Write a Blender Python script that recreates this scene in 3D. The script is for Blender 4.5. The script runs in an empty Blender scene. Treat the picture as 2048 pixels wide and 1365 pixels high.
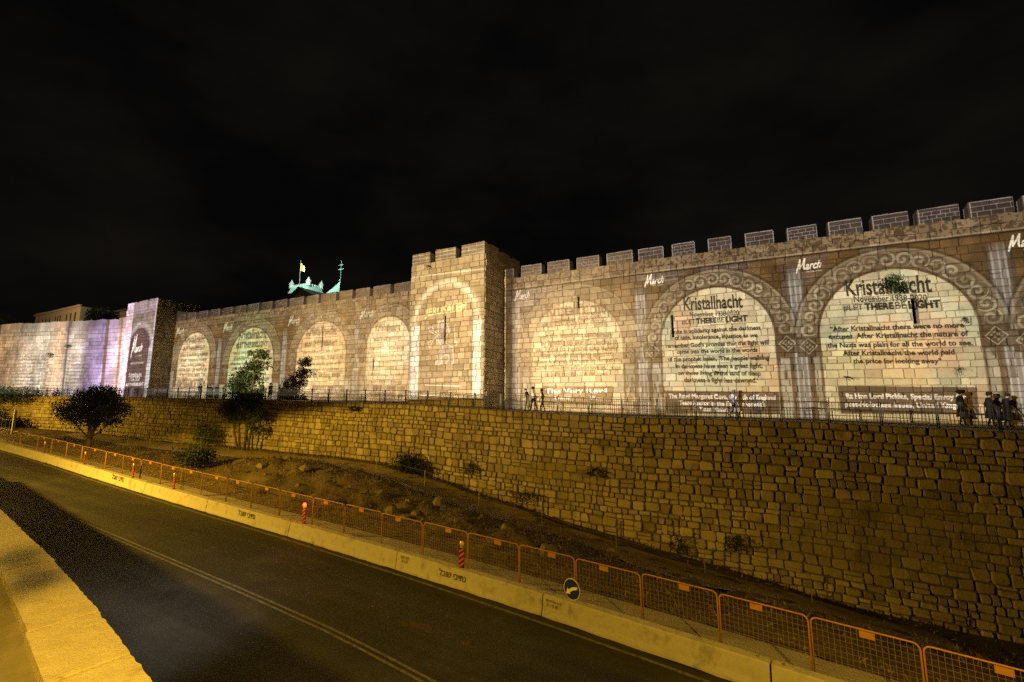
import bpy, math, random
import numpy as np
from mathutils import Vector, Matrix

S = bpy.context.scene
COL = S.collection
PI = math.pi
R = math.radians

# ------------------------------------------------------------------ camera
cam = bpy.data.cameras.new('camera')
cam.sensor_width = 36.0
cam.lens = 16.875
cam.clip_start = 0.05
cam.clip_end = 2000
camo = bpy.data.objects.new('camera', cam)
camo.location = (0, 0, 0)
camo.rotation_euler = (R(98.7), 0, R(28.0))
COL.objects.link(camo)
S.camera = camo

# ------------------------------------------------------------------ night sky
W = bpy.data.worlds.new('World')
S.world = W
W.use_nodes = True
wn, wl = W.node_tree.nodes, W.node_tree.links
wn.clear()
wo = wn.new('ShaderNodeOutputWorld')
bg = wn.new('ShaderNodeBackground')
tcw = wn.new('ShaderNodeTexCoord')
mpw = wn.new('ShaderNodeMapping')
mpw.inputs['Scale'].default_value = (1.0, 1.0, 2.2)
nzw = wn.new('ShaderNodeTexNoise')
nzw.inputs['Scale'].default_value = 2.3
nzw.inputs['Detail'].default_value = 5.0
nzw.inputs['Roughness'].default_value = 0.55
rmw = wn.new('ShaderNodeValToRGB')
rmw.color_ramp.elements[0].position = 0.40
rmw.color_ramp.elements[0].color = (0.0016, 0.0016, 0.0018, 1)
rmw.color_ramp.elements[1].position = 0.74
rmw.color_ramp.elements[1].color = (0.0072, 0.0058, 0.0042, 1)
wl.new(tcw.outputs['Generated'], mpw.inputs['Vector'])
wl.new(mpw.outputs['Vector'], nzw.inputs['Vector'])
wl.new(nzw.outputs['Fac'], rmw.inputs['Fac'])
wl.new(rmw.outputs['Color'], bg.inputs['Color'])
bg.inputs['Strength'].default_value = 1.0
wl.new(bg.outputs[0], wo.inputs['Surface'])

S.view_settings.view_transform = 'Standard'
S.view_settings.look = 'None'
S.view_settings.exposure = 0.0
S.view_settings.gamma = 1.0
S.view_settings.use_curve_mapping = False
S.cycles.use_denoising = False
S.cycles.use_adaptive_sampling = False
S.cycles.max_bounces = 4
S.cycles.diffuse_bounces = 2
S.cycles.transparent_max_bounces = 6

# ------------------------------------------------------------------ street lamps (sodium), one white lamp, an added tower fill
SOD = (1.0, 0.57, 0.045)


def lamp(name, loc, watts, col, radius=0.12, kind='POINT', aim=None, cone=90, blend=0.6):
    l = bpy.data.lights.new(name, kind)
    l.energy = watts
    l.color = col
    l.shadow_soft_size = radius
    o = bpy.data.objects.new(name, l)
    o.location = loc
    if kind == 'SPOT':
        l.spot_size = R(cone)
        l.spot_blend = blend
        o.rotation_euler = (Vector(aim) - Vector(loc)).to_track_quat('-Z', 'Y').to_euler()
    COL.objects.link(o)
    return o


# cut-off lanterns, save the tower fill: they shine down and outward, never above their own level
lamp('street_light_near', (4.2, 5.0, 1.2), 3900, SOD, .12, 'SPOT', (0.0, 9.0, -6), 104, 0.6)
lamp('street_light_middle', (-36.0, 2.6, 2.9), 30000, SOD, .15, 'SPOT', (-35.0, 2.2, -6), 176, 0.06)
lamp('tower_face_fill', (14.0, -4.0, 7.0), 9500, (1.0, .62, .22), .12, 'SPOT', (-19.0, 32.0, 7.0), 30, 0.5)  # added spot, unseen, aimed level to brighten the central tower's right face
lamp('street_light_far', (-80.0, 12.5, 3.6), 14000, SOD, .12, 'SPOT', (-80.0, 12.5, -6), 174, 0.06)
lamp('terrace_light', (2.5, -1.5, 3.0), 5600, SOD, .12, 'SPOT', (-4.6, .9, -1.2), 76, 0.5)
lamp('white_street_light', (-12.0, 4.4, 0.2), 2000, (1.0, 0.86, 0.66), 0.1, 'SPOT', (-15.0, 6.4, -5.2), 80, 1.0)

# ------------------------------------------------------------------ small numeric helpers
rng = np.random.default_rng(7)
random.seed(5)


def lerp_table(tab):
    a = np.array(tab, float)

    def f(x):
        return np.interp(x, a[:, 0], a[:, 1])
    return f


ground_at_wall = lerp_table([(-130, 3.6), (-105, 3.0), (-68, 2.14), (-28, 1.17), (-17, .37), (0, -.17), (12, -.52), (30, -1.1)])
wall_top = lerp_table([(-68, 12.05), (-29, 11.4), (-17.5, 11.15), (0, 10.9), (12, 10.65), (30, 10.2)])
ret_top = lerp_table([(-130, 3.3), (-105, 2.8), (-68, 2.08), (-40, 1.29), (-24, .73), (-16, .25), (-8, -.16), (1.3, -.36), (9.6, -.78), (30, -1.8)])
ret_base = lerp_table([(-130, -.4), (-100, -1.2), (-67, -2.46), (-60, -2.76), (-44.5, -3.07), (-36, -3.23), (-26.4, -3.64), (-21.9, -4.35), (-16.6, -5.44),
                       (-11.6, -6.43), (-8.7, -6.91), (-5.2, -7.52), (-2.3, -7.92), (.8, -8.55), (3.2, -8.9), (6.8, -9.2), (12, -9.5), (30, -10)])
bar_y = lerp_table([(-170, 22.0), (-110, 19.3), (-70, 17.2), (-58.9, 16.72), (-48.2, 16.2), (-39.1, 15.5), (-31.6, 15.01), (-24.9, 14.64), (-18.3, 14.29), (-12, 13.87),
                    (-6.2, 13.37), (-2.45, 12.97), (-1.14, 12.77), (3, 12.2), (8, 11.4), (20, 9)])


def road_z(x):
    return -6.0 - 0.05 * x


def ret_y(x):
    return np.where(x < -72, 29.0 - 0.15 * (-72 - np.asarray(x, float)), 29.0)


def hash2(ix, iy, seed):
    n = (ix.astype(np.int64) * 374761393 + iy.astype(np.int64) * 668265263 + seed * 1442695041) & 0x7fffffff
    n = ((n ^ (n >> 13)) * 1274126177) & 0x7fffffff
    return ((n ^ (n >> 16)) & 0xffff) / 65535.0


def vnoise(x, y, seed=0):
    x = np.asarray(x, float)
    y = np.asarray(y, float)
    ix, iy = np.floor(x), np.floor(y)
    fx, fy = x - ix, y - iy
    fx = fx * fx * (3 - 2 * fx)
    fy = fy * fy * (3 - 2 * fy)
    a = hash2(ix, iy, seed)
    b = hash2(ix + 1, iy, seed)
    c = hash2(ix, iy + 1, seed)
    d = hash2(ix + 1, iy + 1, seed)
    return (a * (1 - fx) + b * fx) * (1 - fy) + (c * (1 - fx) + d * fx) * fy


def fbm(x, y, seed=0, oct=4):
    v, amp, tot = 0, 1.0, 0
    for k in range(oct):
        v = v + amp * vnoise(x * 2 ** k + 13.7 * k, y * 2 ** k + 7.3 * k, seed + k)
        tot += amp
        amp *= 0.55
    return v / tot


# frame test, used only to pick which stones become objects of their own
_p, _h = R(8.7), R(28)
_F = np.array([-math.sin(_h) * math.cos(_p), math.cos(_h) * math.cos(_p), math.sin(_p)])
_R = np.array([math.cos(_h), math.sin(_h), 0])
_U = np.cross(_R, _F)


def in_frame(P):
    P = np.asarray(P, float)
    d = P @ _F
    if d < .1:
        return False
    return abs(P @ _R / d) < 1.06 and abs(P @ _U / d) < 0.71


# ------------------------------------------------------------------ objects: naming and parenting
def tag(o, label=None, cat=None, group=None, kind=None):
    if label:
        o['label'] = label
    if cat:
        o['category'] = cat
    if group:
        o['group'] = group
    if kind:
        o['kind'] = kind
    return o


def thing(name, label, cat, loc, rz=0.0, group=None):
    o = bpy.data.objects.new(name, None)
    o.empty_display_size = 0.3
    o.location = loc
    o.rotation_euler = (0, 0, rz)
    COL.objects.link(o)
    o.matrix_basis = Matrix.Translation(Vector(loc)) @ Matrix.Rotation(rz, 4, 'Z')
    return tag(o, label, cat, group)


def adopt(o, parent, local=False):
    o.parent = parent
    if not local and parent.type == 'EMPTY':
        o.matrix_parent_inverse = parent.matrix_basis.inverted()
    return o


class MB:
    """collects verts and faces, builds ONE mesh object"""

    def __init__(s):
        s.v, s.f, s.t = [], [], []

    def add(s, v, f, t=0.5):
        n = len(s.v)
        s.v.extend([tuple(map(float, p)) for p in v])
        s.f.extend([tuple(i + n for i in q) for q in f])
        s.t.extend([t] * len(v))
        return s

    def box(s, x0, x1, y0, y1, z0, z1, t=0.5):
        v = [(x0, y0, z0), (x1, y0, z0), (x1, y1, z0), (x0, y1, z0), (x0, y0, z1), (x1, y0, z1), (x1, y1, z1), (x0, y1, z1)]
        return s.add(v, [(0, 3, 2, 1), (4, 5, 6, 7), (0, 1, 5, 4), (1, 2, 6, 5), (2, 3, 7, 6), (3, 0, 4, 7)], t)

    def tube(s, pts, rad, n=6, t=0.5, caps=True):
        pts = [Vector(p) for p in pts]
        rads = rad if isinstance(rad, (list, tuple)) else [rad] * len(pts)
        v, f = [], []
        up = None
        for i, p in enumerate(pts):
            d = (pts[min(i + 1, len(pts) - 1)] - pts[max(i - 1, 0)]).normalized()
            if up is None:
                up = Vector((0, 0, 1)) if abs(d.z) < .9 else Vector((1, 0, 0))
            a = d.cross(up).normalized()
            b = a.cross(d).normalized()
            up = b
            for k in range(n):
                an = 2 * PI * k / n
                v.append(p + (a * math.cos(an) + b * math.sin(an)) * rads[i])
        for i in range(len(pts) - 1):
            for k in range(n):
                f.append((i * n + k, i * n + (k + 1) % n, (i + 1) * n + (k + 1) % n, (i + 1) * n + k))
        if caps:
            f.append(tuple(range(n))[::-1])
            f.append(tuple(range((len(pts) - 1) * n, len(pts) * n)))
        return s.add(v, f, t)

    def lathe(s, c, prof, n=12, t=0.5, ax=1.0, ay=1.0):
        v, f = [], []
        for r_, z in prof:
            for k in range(n):
                an = 2 * PI * k / n
                v.append((c[0] + r_ * ax * math.cos(an), c[1] + r_ * ay * math.sin(an), c[2] + z))
        m = len(prof)
        for i in range(m - 1):
            for k in range(n):
                f.append((i * n + k, i * n + (k + 1) % n, (i + 1) * n + (k + 1) % n, (i + 1) * n + k))
        f.append(tuple(range(n))[::-1])
        f.append(tuple(range((m - 1) * n, m * n)))
        return s.add(v, f, t)

    def mesh(s, name, mat, smooth=False):
        me = bpy.data.meshes.new(name)
        me.from_pydata(s.v, [], s.f)
        if mat is not None:
            me.materials.append(mat)
        at = me.attributes.new('tint', 'FLOAT', 'POINT')
        at.data.foreach_set('value', np.array(s.t, np.float32))
        if smooth:
            me.polygons.foreach_set('use_smooth', [True] * len(me.polygons))
        me.update()
        return me

    def build(s, name, mat, parent=None, smooth=False, local=False):
        o = bpy.data.objects.new(name, s.mesh(name, mat, smooth))
        COL.objects.link(o)
        if parent is not None:
            adopt(o, parent, local)
        return o


def structure(o):
    o['kind'] = 'structure'
    return o


# ------------------------------------------------------------------ materials
def new_mat(name):
    m = bpy.data.materials.new(name)
    m.use_nodes = True
    n, l = m.node_tree.nodes, m.node_tree.links
    return m, n, l, n['Principled BSDF']


def surf(name, a, b, rough=0.9, scale=3.0, detail=6, bump=0.3, bscale=20.0, tint=0.0, dark=None, dscale=1.2, dpos=(0.5, 0.72),
         metallic=0.0, spec=0.3, bdist=0.02, trans=0.0):
    """two-tone noise colour, optional per-piece tint attribute, optional stain, bump"""
    m, n, l, P = new_mat(name)
    P.inputs['Roughness'].default_value = rough
    P.inputs['Metallic'].default_value = metallic
    P.inputs['Specular IOR Level'].default_value = spec
    tc = n.new('ShaderNodeTexCoord')
    src = tc.outputs['Object']
    nz = n.new('ShaderNodeTexNoise')
    nz.inputs['Scale'].default_value = scale
    nz.inputs['Detail'].default_value = detail
    nz.inputs['Roughness'].default_value = 0.6
    l.new(src, nz.inputs['Vector'])
    fac = nz.outputs['Fac']
    if tint:
        at = n.new('ShaderNodeAttribute')
        at.attribute_name = 'tint'
        mx = n.new('ShaderNodeMix')
        mx.data_type = 'FLOAT'
        mx.inputs[0].default_value = tint
        l.new(nz.outputs['Fac'], mx.inputs[2])
        l.new(at.outputs['Fac'], mx.inputs[3])
        fac = mx.outputs[0]
    rp = n.new('ShaderNodeValToRGB')
    rp.color_ramp.elements[0].position = 0.28
    rp.color_ramp.elements[1].position = 0.75
    rp.color_ramp.elements[0].color = (*a, 1)
    rp.color_ramp.elements[1].color = (*b, 1)
    l.new(fac, rp.inputs['Fac'])
    col = rp.outputs['Color']
    if dark is not None:
        n2 = n.new('ShaderNodeTexNoise')
        n2.inputs['Scale'].default_value = dscale
        n2.inputs['Detail'].default_value = 7
        n2.inputs['Roughness'].default_value = 0.65
        l.new(src, n2.inputs['Vector'])
        r2 = n.new('ShaderNodeMapRange')
        r2.inputs[1].default_value = dpos[0]
        r2.inputs[2].default_value = dpos[1]
        l.new(n2.outputs['Fac'], r2.inputs[0])
        mc = n.new('ShaderNodeMix')
        mc.data_type = 'RGBA'
        l.new(r2.outputs[0], mc.inputs[0])
        l.new(col, mc.inputs[6])
        mc.inputs[7].default_value = (*dark, 1)
        col = mc.outputs[2]
    l.new(col, P.inputs['Base Color'])
    if bump:
        n3 = n.new('ShaderNodeTexNoise')
        n3.inputs['Scale'].default_value = bscale
        n3.inputs['Detail'].default_value = 5
        n3.inputs['Roughness'].default_value = 0.65
        l.new(src, n3.inputs['Vector'])
        bp = n.new('ShaderNodeBump')
        bp.inputs['Strength'].default_value = bump
        bp.inputs['Distance'].default_value = bdist
        l.new(n3.outputs['Fac'], bp.inputs['Height'])
        l.new(bp.outputs['Normal'], P.inputs['Normal'])
    if trans:
        P.inputs['Transmission Weight'].default_value = 0.0
        tr = n.new('ShaderNodeBsdfTranslucent')
        l.new(col, tr.inputs['Color'])
        ms = n.new('ShaderNodeMixShader')
        ms.inputs[0].default_value = trans
        l.new(P.outputs[0], ms.inputs[1])
        l.new(tr.outputs[0], ms.inputs[2])
        l.new(ms.outputs[0], n['Material Output'].inputs['Surface'])
    return m


M = {}
M['ashlar'] = surf('ashlar', (.34, .28, .20), (.56, .49, .38), tint=.55, scale=2.2, bump=.55, bscale=9, bdist=.05, dark=(.20, .165, .12), dscale=1.1, dpos=(.56, .80))
M['mortar'] = surf('mortar', (.19, .155, .11), (.30, .25, .18), scale=5, bump=.6, bscale=12, bdist=.05)
M['rubble'] = surf('rubble', (.25, .205, .14), (.46, .40, .29), tint=.6, scale=2.6, bump=.7, bscale=8, bdist=.06, dark=(.13, .105, .07), dscale=.7, dpos=(.52, .74))
M['rubble_joint'] = surf('rubble_joint', (.07, .056, .038), (.18, .145, .10), scale=4, bump=.6, bscale=14)
M['plaster'] = surf('plaster', (.17, .135, .085), (.30, .25, .17), scale=1.4, bump=.7, bscale=6, bdist=.08, dark=(.09, .07, .045), dscale=.9, dpos=(.5, .75))
M['asphalt'] = surf('asphalt', (.014, .0138, .0135), (.031, .030, .029), rough=.72, scale=.8, detail=9, bump=.55, bscale=90, bdist=.012, dark=(.050, .048, .046), dscale=.25, dpos=(.55, .8), spec=.3)
_n, _l = M['asphalt'].node_tree.nodes, M['asphalt'].node_tree.links
_pb = _n['Principled BSDF']
_src = _pb.inputs['Base Color'].links[0].from_socket
_mp = _n.new('ShaderNodeMapping')
_mp.inputs['Scale'].default_value = (.05, 1.1, .05)
_mp.inputs['Rotation'].default_value = (0, 0, R(4))
_tx = _n.new('ShaderNodeTexCoord')
_nz = _n.new('ShaderNodeTexNoise')
_nz.inputs['Scale'].default_value = 1.0
_nz.inputs['Detail'].default_value = 4
_l.new(_tx.outputs['Object'], _mp.inputs['Vector'])
_l.new(_mp.outputs['Vector'], _nz.inputs['Vector'])
_mr = _n.new('ShaderNodeMapRange')
_mr.inputs[1].default_value, _mr.inputs[2].default_value, _mr.inputs[3].default_value, _mr.inputs[4].default_value = .35, .65, .62, 1.35
_l.new(_nz.outputs['Fac'], _mr.inputs[0])
_vm = _n.new('ShaderNodeVectorMath')
_vm.operation = 'SCALE'
_l.new(_src, _vm.inputs[0])
_l.new(_mr.outputs[0], _vm.inputs['Scale'])
_l.new(_vm.outputs[0], _pb.inputs['Base Color'])
M['road_paint'] = surf('road_paint', (.095, .09, .08), (.18, .172, .15), scale=5, bump=.3, bscale=60, dark=(.06, .058, .055), dscale=7, dpos=(.46, .62))
M['concrete'] = surf('concrete', (.34, .32, .28), (.50, .47, .41), scale=2.2, bump=.35, bscale=26, dark=(.20, .18, .145), dscale=2.2, dpos=(.50, .72))
M['pavement'] = surf('pavement', (.28, .26, .22), (.40, .37, .32), scale=1.5, bump=.3, bscale=40, dark=(.20, .18, .14), dscale=.8, dpos=(.52, .75))
M['coping'] = surf('coping', (.46, .40, .30), (.62, .56, .44), tint=.25, scale=9, bump=.7, bscale=55, bdist=.012, dark=(.28, .23, .16), dscale=5, dpos=(.58, .74))
M['earth'] = surf('earth', (.070, .050, .030), (.17, .13, .082), scale=1.3, detail=9, bump=.9, bscale=7, bdist=.10, dark=(.05, .037, .022), dscale=.45, dpos=(.50, .68))
M['rock'] = surf('rock', (.12, .10, .07), (.24, .20, .145), tint=.5, scale=3, bump=.7, bscale=9, bdist=.05)
M['path'] = surf('path', (.20, .18, .15), (.30, .27, .22), scale=1.5, bump=.3, bscale=18)
M['leaf'] = surf('leaf', (.045, .060, .018), (.12, .15, .05), tint=.8, scale=2, bump=0, rough=.55, trans=.25)
M['leaf_mid'] = surf('leaf_mid', (.034, .050, .016), (.085, .115, .036), tint=.8, scale=2, bump=0, rough=.55, trans=.25)
M['leaf_dark'] = surf('leaf_dark', (.020, .028, .012), (.055, .070, .028), tint=.8, scale=2, bump=0, rough=.6, trans=.2)
M['leaf_caper'] = surf('leaf_caper', (.05, .075, .03), (.12, .16, .07), tint=.8, scale=2, bump=0, rough=.6, trans=.2)
M['weed'] = surf('weed', (.07, .055, .025), (.17, .14, .075), tint=.8, scale=2, bump=0, rough=.8)
M['bark'] = surf('bark', (.05, .038, .025), (.12, .095, .065), scale=6, bump=.8, bscale=18, bdist=.03)
M['iron'] = surf('iron', (.012, .012, .012), (.028, .025, .022), rough=.5, scale=8, bump=.2, bscale=50, spec=.5)
M['orange'] = surf('orange', (.32, .15, .03), (.46, .22, .045), rough=.5, scale=7, bump=.15, bscale=60, dark=(.26, .10, .03), dscale=6, dpos=(.6, .75), spec=.45)
M['galv'] = surf('galv', (.22, .15, .09), (.36, .24, .13), rough=.5, scale=9, bump=.2, bscale=60, metallic=.3)
M['steel'] = surf('steel', (.22, .21, .20), (.34, .33, .31), rough=.45, scale=8, bump=.2, bscale=50, metallic=.5)
M['black'] = surf('black', (.012, .012, .012), (.022, .022, .022), rough=.8, scale=5, bump=0)
M['red'] = surf('red', (.42, .05, .02), (.56, .08, .03), rough=.5, scale=6, bump=.1)
M['white'] = surf('white', (.62, .60, .56), (.78, .76, .72), rough=.6, scale=6, bump=.1)
M['blue'] = surf('blue', (.006, .010, .12), (.010, .016, .18), rough=.45, scale=5, bump=.05)
M['amber_glass'] = surf('amber_glass', (.55, .40, .16), (.70, .52, .22), rough=.25, scale=6, bump=0, spec=.6)
M['skin'] = surf('skin', (.42, .27, .19), (.52, .34, .25), rough=.6, scale=9, bump=0)
M['coat'] = surf('coat', (.010, .010, .011), (.022, .021, .022), rough=.9, scale=9, bump=.3, bscale=30)
M['brown_cloth'] = surf('brown_cloth', (.055, .045, .032), (.095, .080, .058), rough=.9, scale=9, bump=.3, bscale=30)
M['shirt'] = surf('shirt', (.55, .52, .46), (.70, .67, .60), rough=.9, scale=9, bump=.3, bscale=30)
M['blue_shirt'] = surf('blue_shirt', (.30, .38, .62), (.55, .62, .80), rough=.9, scale=9, bump=.3, bscale=30)
M['hair'] = surf('hair', (.012, .009, .007), (.03, .022, .016), rough=.7, scale=20, bump=.3)
M['pale_stone'] = surf('pale_stone', (.50, .48, .44), (.66, .64, .58), scale=1.5, bump=.3, bscale=8)
M['copper'] = surf('copper', (.30, .48, .42), (.42, .60, .53), scale=1.5, bump=.2, bscale=8)
M['bldg'] = surf('bldg', (.36, .29, .20), (.46, .38, .27), scale=.8, bump=.3, bscale=4)
M['window_dark'] = surf('window_dark', (.010, .010, .012), (.02, .02, .022), rough=.2, scale=3, bump=0)
M['roof_tile'] = surf('roof_tile', (.14, .10, .07), (.22, .16, .12), scale=2, bump=.5, bscale=6)
M['flag_yellow'] = surf('flag_yellow', (.70, .58, .02), (.80, .68, .04), rough=.8, scale=3, bump=0, trans=.3)
M['flag_white'] = surf('flag_white', (.70, .70, .72), (.80, .80, .82), rough=.8, scale=3, bump=0, trans=.3)
M['lettering'] = surf('lettering', (.025, .022, .02), (.06, .052, .045), rough=.8, scale=14, bump=0)


def glow(name, col, strength):
    m, n, l, P = new_mat(name)
    P.inputs['Base Color'].default_value = (*col, 1)
    P.inputs['Emission Color'].default_value = (*col, 1)
    P.inputs['Emission Strength'].default_value = strength
    return m


M['red_lamp'] = glow('red_lamp', (1.0, .028, .005), 15.0)


# ------------------------------------------------------------------ text outlines (built-in font)
TMP = bpy.data.scenes.new('workbench')


def evaluate(o):
    """mesh of an object with its modifiers applied, worked out in a scratch scene"""
    TMP.collection.objects.link(o)
    vl = TMP.view_layers[0]
    vl.update()
    me = bpy.data.meshes.new_from_object(o.evaluated_get(vl.depsgraph))
    return me


def text_mesh(txt, shear=0.0, offset=0.0):
    c = bpy.data.curves.new('lettering', 'FONT')
    c.body = txt
    c.shear = shear
    c.offset = offset
    c.resolution_u = 3
    o = bpy.data.objects.new('lettering', c)
    me = evaluate(o)
    bpy.data.objects.remove(o)
    bpy.data.curves.remove(c)
    return me


_tc = {}


def text_edges(txt, shear=0.0, offset=0.0):
    k = (txt, shear, offset)
    if k in _tc:
        return _tc[k]
    me = text_mesh(txt, shear, offset)
    v = np.array([p.co[:2] for p in me.vertices])
    cnt = {}
    for p in me.polygons:
        for e in p.edge_keys:
            cnt[e] = cnt.get(e, 0) + 1
    ed = np.array([e for e, c in cnt.items() if c == 1])
    bpy.data.meshes.remove(me)
    seg = np.concatenate([v[ed[:, 0]], v[ed[:, 1]]], 1)
    x0, x1 = v[:, 0].min(), v[:, 0].max()
    seg[:, [0, 2]] -= x0
    _tc[k] = (seg, x1 - x0)
    return _tc[k]


# ------------------------------------------------------------------ the projected slides: drawn in metres on the wall plane
class Slide:
    def __init__(s, x0, x1, z0, z1, ppm):
        s.x0, s.x1, s.z0, s.z1, s.p = x0, x1, z0, z1, ppm
        s.w, s.h = int((x1 - x0) * ppm), int((z1 - z0) * ppm)
        s.a = np.zeros((s.h, s.w, 3), np.float32)         # row 0 is the bottom
        s.X, s.Z = (q.astype(np.float32) for q in np.meshgrid(x0 + (np.arange(s.w) + .5) / ppm, z0 + (np.arange(s.h) + .5) / ppm))

    def px(s, x, z):
        return (np.asarray(x, float) - s.x0) * s.p, (np.asarray(z, float) - s.z0) * s.p

    def win(s, x0, x1, z0=-99.0, z1=99.0):
        i0, i1 = int(np.clip((x0 - s.x0) * s.p, 0, s.w)), int(np.clip((x1 - s.x0) * s.p + 1, 0, s.w))
        j0, j1 = int(np.clip((z0 - s.z0) * s.p, 0, s.h)), int(np.clip((z1 - s.z0) * s.p + 1, 0, s.h))
        return slice(j0, j1), slice(i0, i1)

    def paint(s, mask, col, alpha=1.0, sl=(slice(None), slice(None))):
        m = np.asarray(mask, np.float32) * alpha
        for k in range(3):
            t = s.a[sl + (k,)]
            t += (col[k] - t) * m

    def seg_mask(s, seg):
        """even-odd fill of segments given in metres -> (slice, coverage)"""
        q = 3
        x0, y0 = s.px(seg[:, 0], seg[:, 1])
        x1, y1 = s.px(seg[:, 2], seg[:, 3])
        bx0 = int(max(0, math.floor(min(x0.min(), x1.min())) - 1))
        bx1 = int(min(s.w, math.ceil(max(x0.max(), x1.max())) + 1))
        by0 = int(max(0, math.floor(min(y0.min(), y1.min())) - 1))
        by1 = int(min(s.h, math.ceil(max(y0.max(), y1.max())) + 1))
        if bx1 <= bx0 or by1 <= by0:
            return None
        W_, H_ = (bx1 - bx0) * q, (by1 - by0) * q
        X0, Y0, X1, Y1 = (x0 - bx0) * q, (y0 - by0) * q, (x1 - bx0) * q, (y1 - by0) * q
        lo = np.ceil(np.minimum(Y0, Y1) - .5).astype(int)
        hi = np.ceil(np.maximum(Y0, Y1) - .5).astype(int)
        n = np.maximum(hi - lo, 0)
        idx = np.repeat(np.arange(len(n)), n)
        if len(idx) == 0:
            return None
        off = np.arange(len(idx)) - np.repeat(np.cumsum(n) - n, n)
        r = lo[idx] + off
        t = (r + .5 - Y0[idx]) / (Y1[idx] - Y0[idx])
        c = np.clip(np.ceil(X0[idx] + t * (X1[idx] - X0[idx]) - .5), 0, W_).astype(int)
        ok = (r >= 0) & (r < H_)
        g = np.zeros((H_, W_ + 1), np.int32)
        np.add.at(g, (r[ok], c[ok]), 1)
        g = (np.cumsum(g, 1)[:, :W_] & 1).astype(float)
        g = g.reshape(by1 - by0, q, bx1 - bx0, q).mean((1, 3))
        return (slice(by0, by1), slice(bx0, bx1)), g

    def fill(s, seg, col, alpha=1.0):
        k = s.seg_mask(seg)
        if k is None:
            return
        sl, g = k
        m = (g * alpha)[..., None]
        s.a[sl] = s.a[sl] * (1 - m) + np.array(col) * m

    def poly(s, pts, col, alpha=1.0):
        p = np.array(pts, float)
        s.fill(np.concatenate([p, np.roll(p, -1, 0)], 1), col, alpha)

    def stroke(s, pts, width, col, alpha=1.0):
        w = width * s.p / 2
        for (ax, az), (bx, bz) in zip(pts[:-1], pts[1:]):
            x0, y0 = s.px(ax, az)
            x1, y1 = s.px(bx, bz)
            i0, i1 = int(max(0, min(x0, x1) - w - 2)), int(min(s.w, max(x0, x1) + w + 2))
            j0, j1 = int(max(0, min(y0, y1) - w - 2)), int(min(s.h, max(y0, y1) + w + 2))
            if i1 <= i0 or j1 <= j0:
                continue
            gx, gy = np.meshgrid(np.arange(i0, i1) + .5, np.arange(j0, j1) + .5)
            dx, dy = x1 - x0, y1 - y0
            t = np.clip(((gx - x0) * dx + (gy - y0) * dy) / max(dx * dx + dy * dy, 1e-6), 0, 1)
            d = np.hypot(gx - x0 - t * dx, gy - y0 - t * dy)
            m = (np.clip(w - d + .5, 0, 1) * min(1, 2 * w) * alpha)[..., None]
            s.a[j0:j1, i0:i1] = s.a[j0:j1, i0:i1] * (1 - m) + np.array(col) * m

    def text(s, txt, x0, z0, x1, z1, col, alpha=1.0, vs=1.0, shear=0.0, offset=0.0, jitter=0.0):
        seg, wd = text_edges(txt, shear, offset)
        k = math.hypot(x1 - x0, z1 - z0) / wd
        ux, uz = (x1 - x0) / wd, (z1 - z0) / wd
        out = np.empty_like(seg)
        for a in (0, 2):
            out[:, a] = x0 + seg[:, a] * ux
            out[:, a + 1] = z0 + seg[:, a] * uz + seg[:, a + 1] * k * vs
        if jitter:
            out[:, [0, 2]] += jitter * (vnoise(out[:, [0, 2]] * 1.1, out[:, [1, 3]] * 2.3, 91) - .5)
            out[:, [1, 3]] += jitter * (vnoise(out[:, [0, 2]] * 1.7, out[:, [1, 3]] * 1.9, 92) - .5)
        s.fill(out, col, alpha)

    def blur(s, r_):
        n = max(1, int(r_ * s.p))
        for ax in (0, 1):
            for _ in range(2):
                c = np.cumsum(np.concatenate([np.repeat(s.a.take([0], ax), n + 1, ax), s.a, np.repeat(s.a.take([-1], ax), n, ax)], ax), ax)
                L_ = s.a.shape[ax]
                s.a = (c.take(range(2 * n + 1, 2 * n + 1 + L_), ax) - c.take(range(0, L_), ax)) / (2 * n + 1)

    def image(s, name):
        im = bpy.data.images.new(name, s.w, s.h, float_buffer=True, alpha=False)
        im.colorspace_settings.name = 'Linear Rec.709'
        px_ = np.ones((s.h, s.w, 4), np.float32)
        px_[..., :3] = np.clip(s.a, 0, 40)
        for k in (0, -1):                                   # black rim: no light outside the slide
            px_[k, :, :3] = 0
            px_[:, k, :3] = 0
        im.pixels.foreach_set(px_.ravel())
        im.update()
        im.pack()
        return im


LILAC = (.74, .76, .98)


def march_logo(s, x, z, w, sl=-.03, big=False, col=(1.5, 1.5, 1.5)):
    """white brush lettering with slanting M strokes, small line of capitals under it"""
    h = w * (.62 if not big else 1.05)
    m = [(0, 0), (.16, .55), (.30, 1.0), (.22, .30), (.40, .62), (.60, 1.05), (.50, .40), (.52, .25)]
    s.stroke([(x + a * w * .62, z + b * h + sl * a * w) for a, b in m], w * .055, col)
    s.text('arch', x + .36 * w, z + .20 * h + sl * w * .4, x + 1.0 * w, z + .26 * h + sl * w, col, shear=.45, vs=1.5, offset=.02)
    s.text('OF THE LIVING', x + .40 * w, z - .02 * h + sl * w * .4, x + 1.0 * w, z + .0 * h + sl * w, col, .8)


def arch_field(s, c, Rr, spring, sl=(slice(None), slice(None))):
    X, Z = s.X[sl], s.Z[sl]
    return np.where(Z > spring, np.hypot(X - c, Z - spring), np.abs(X - c))


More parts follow.
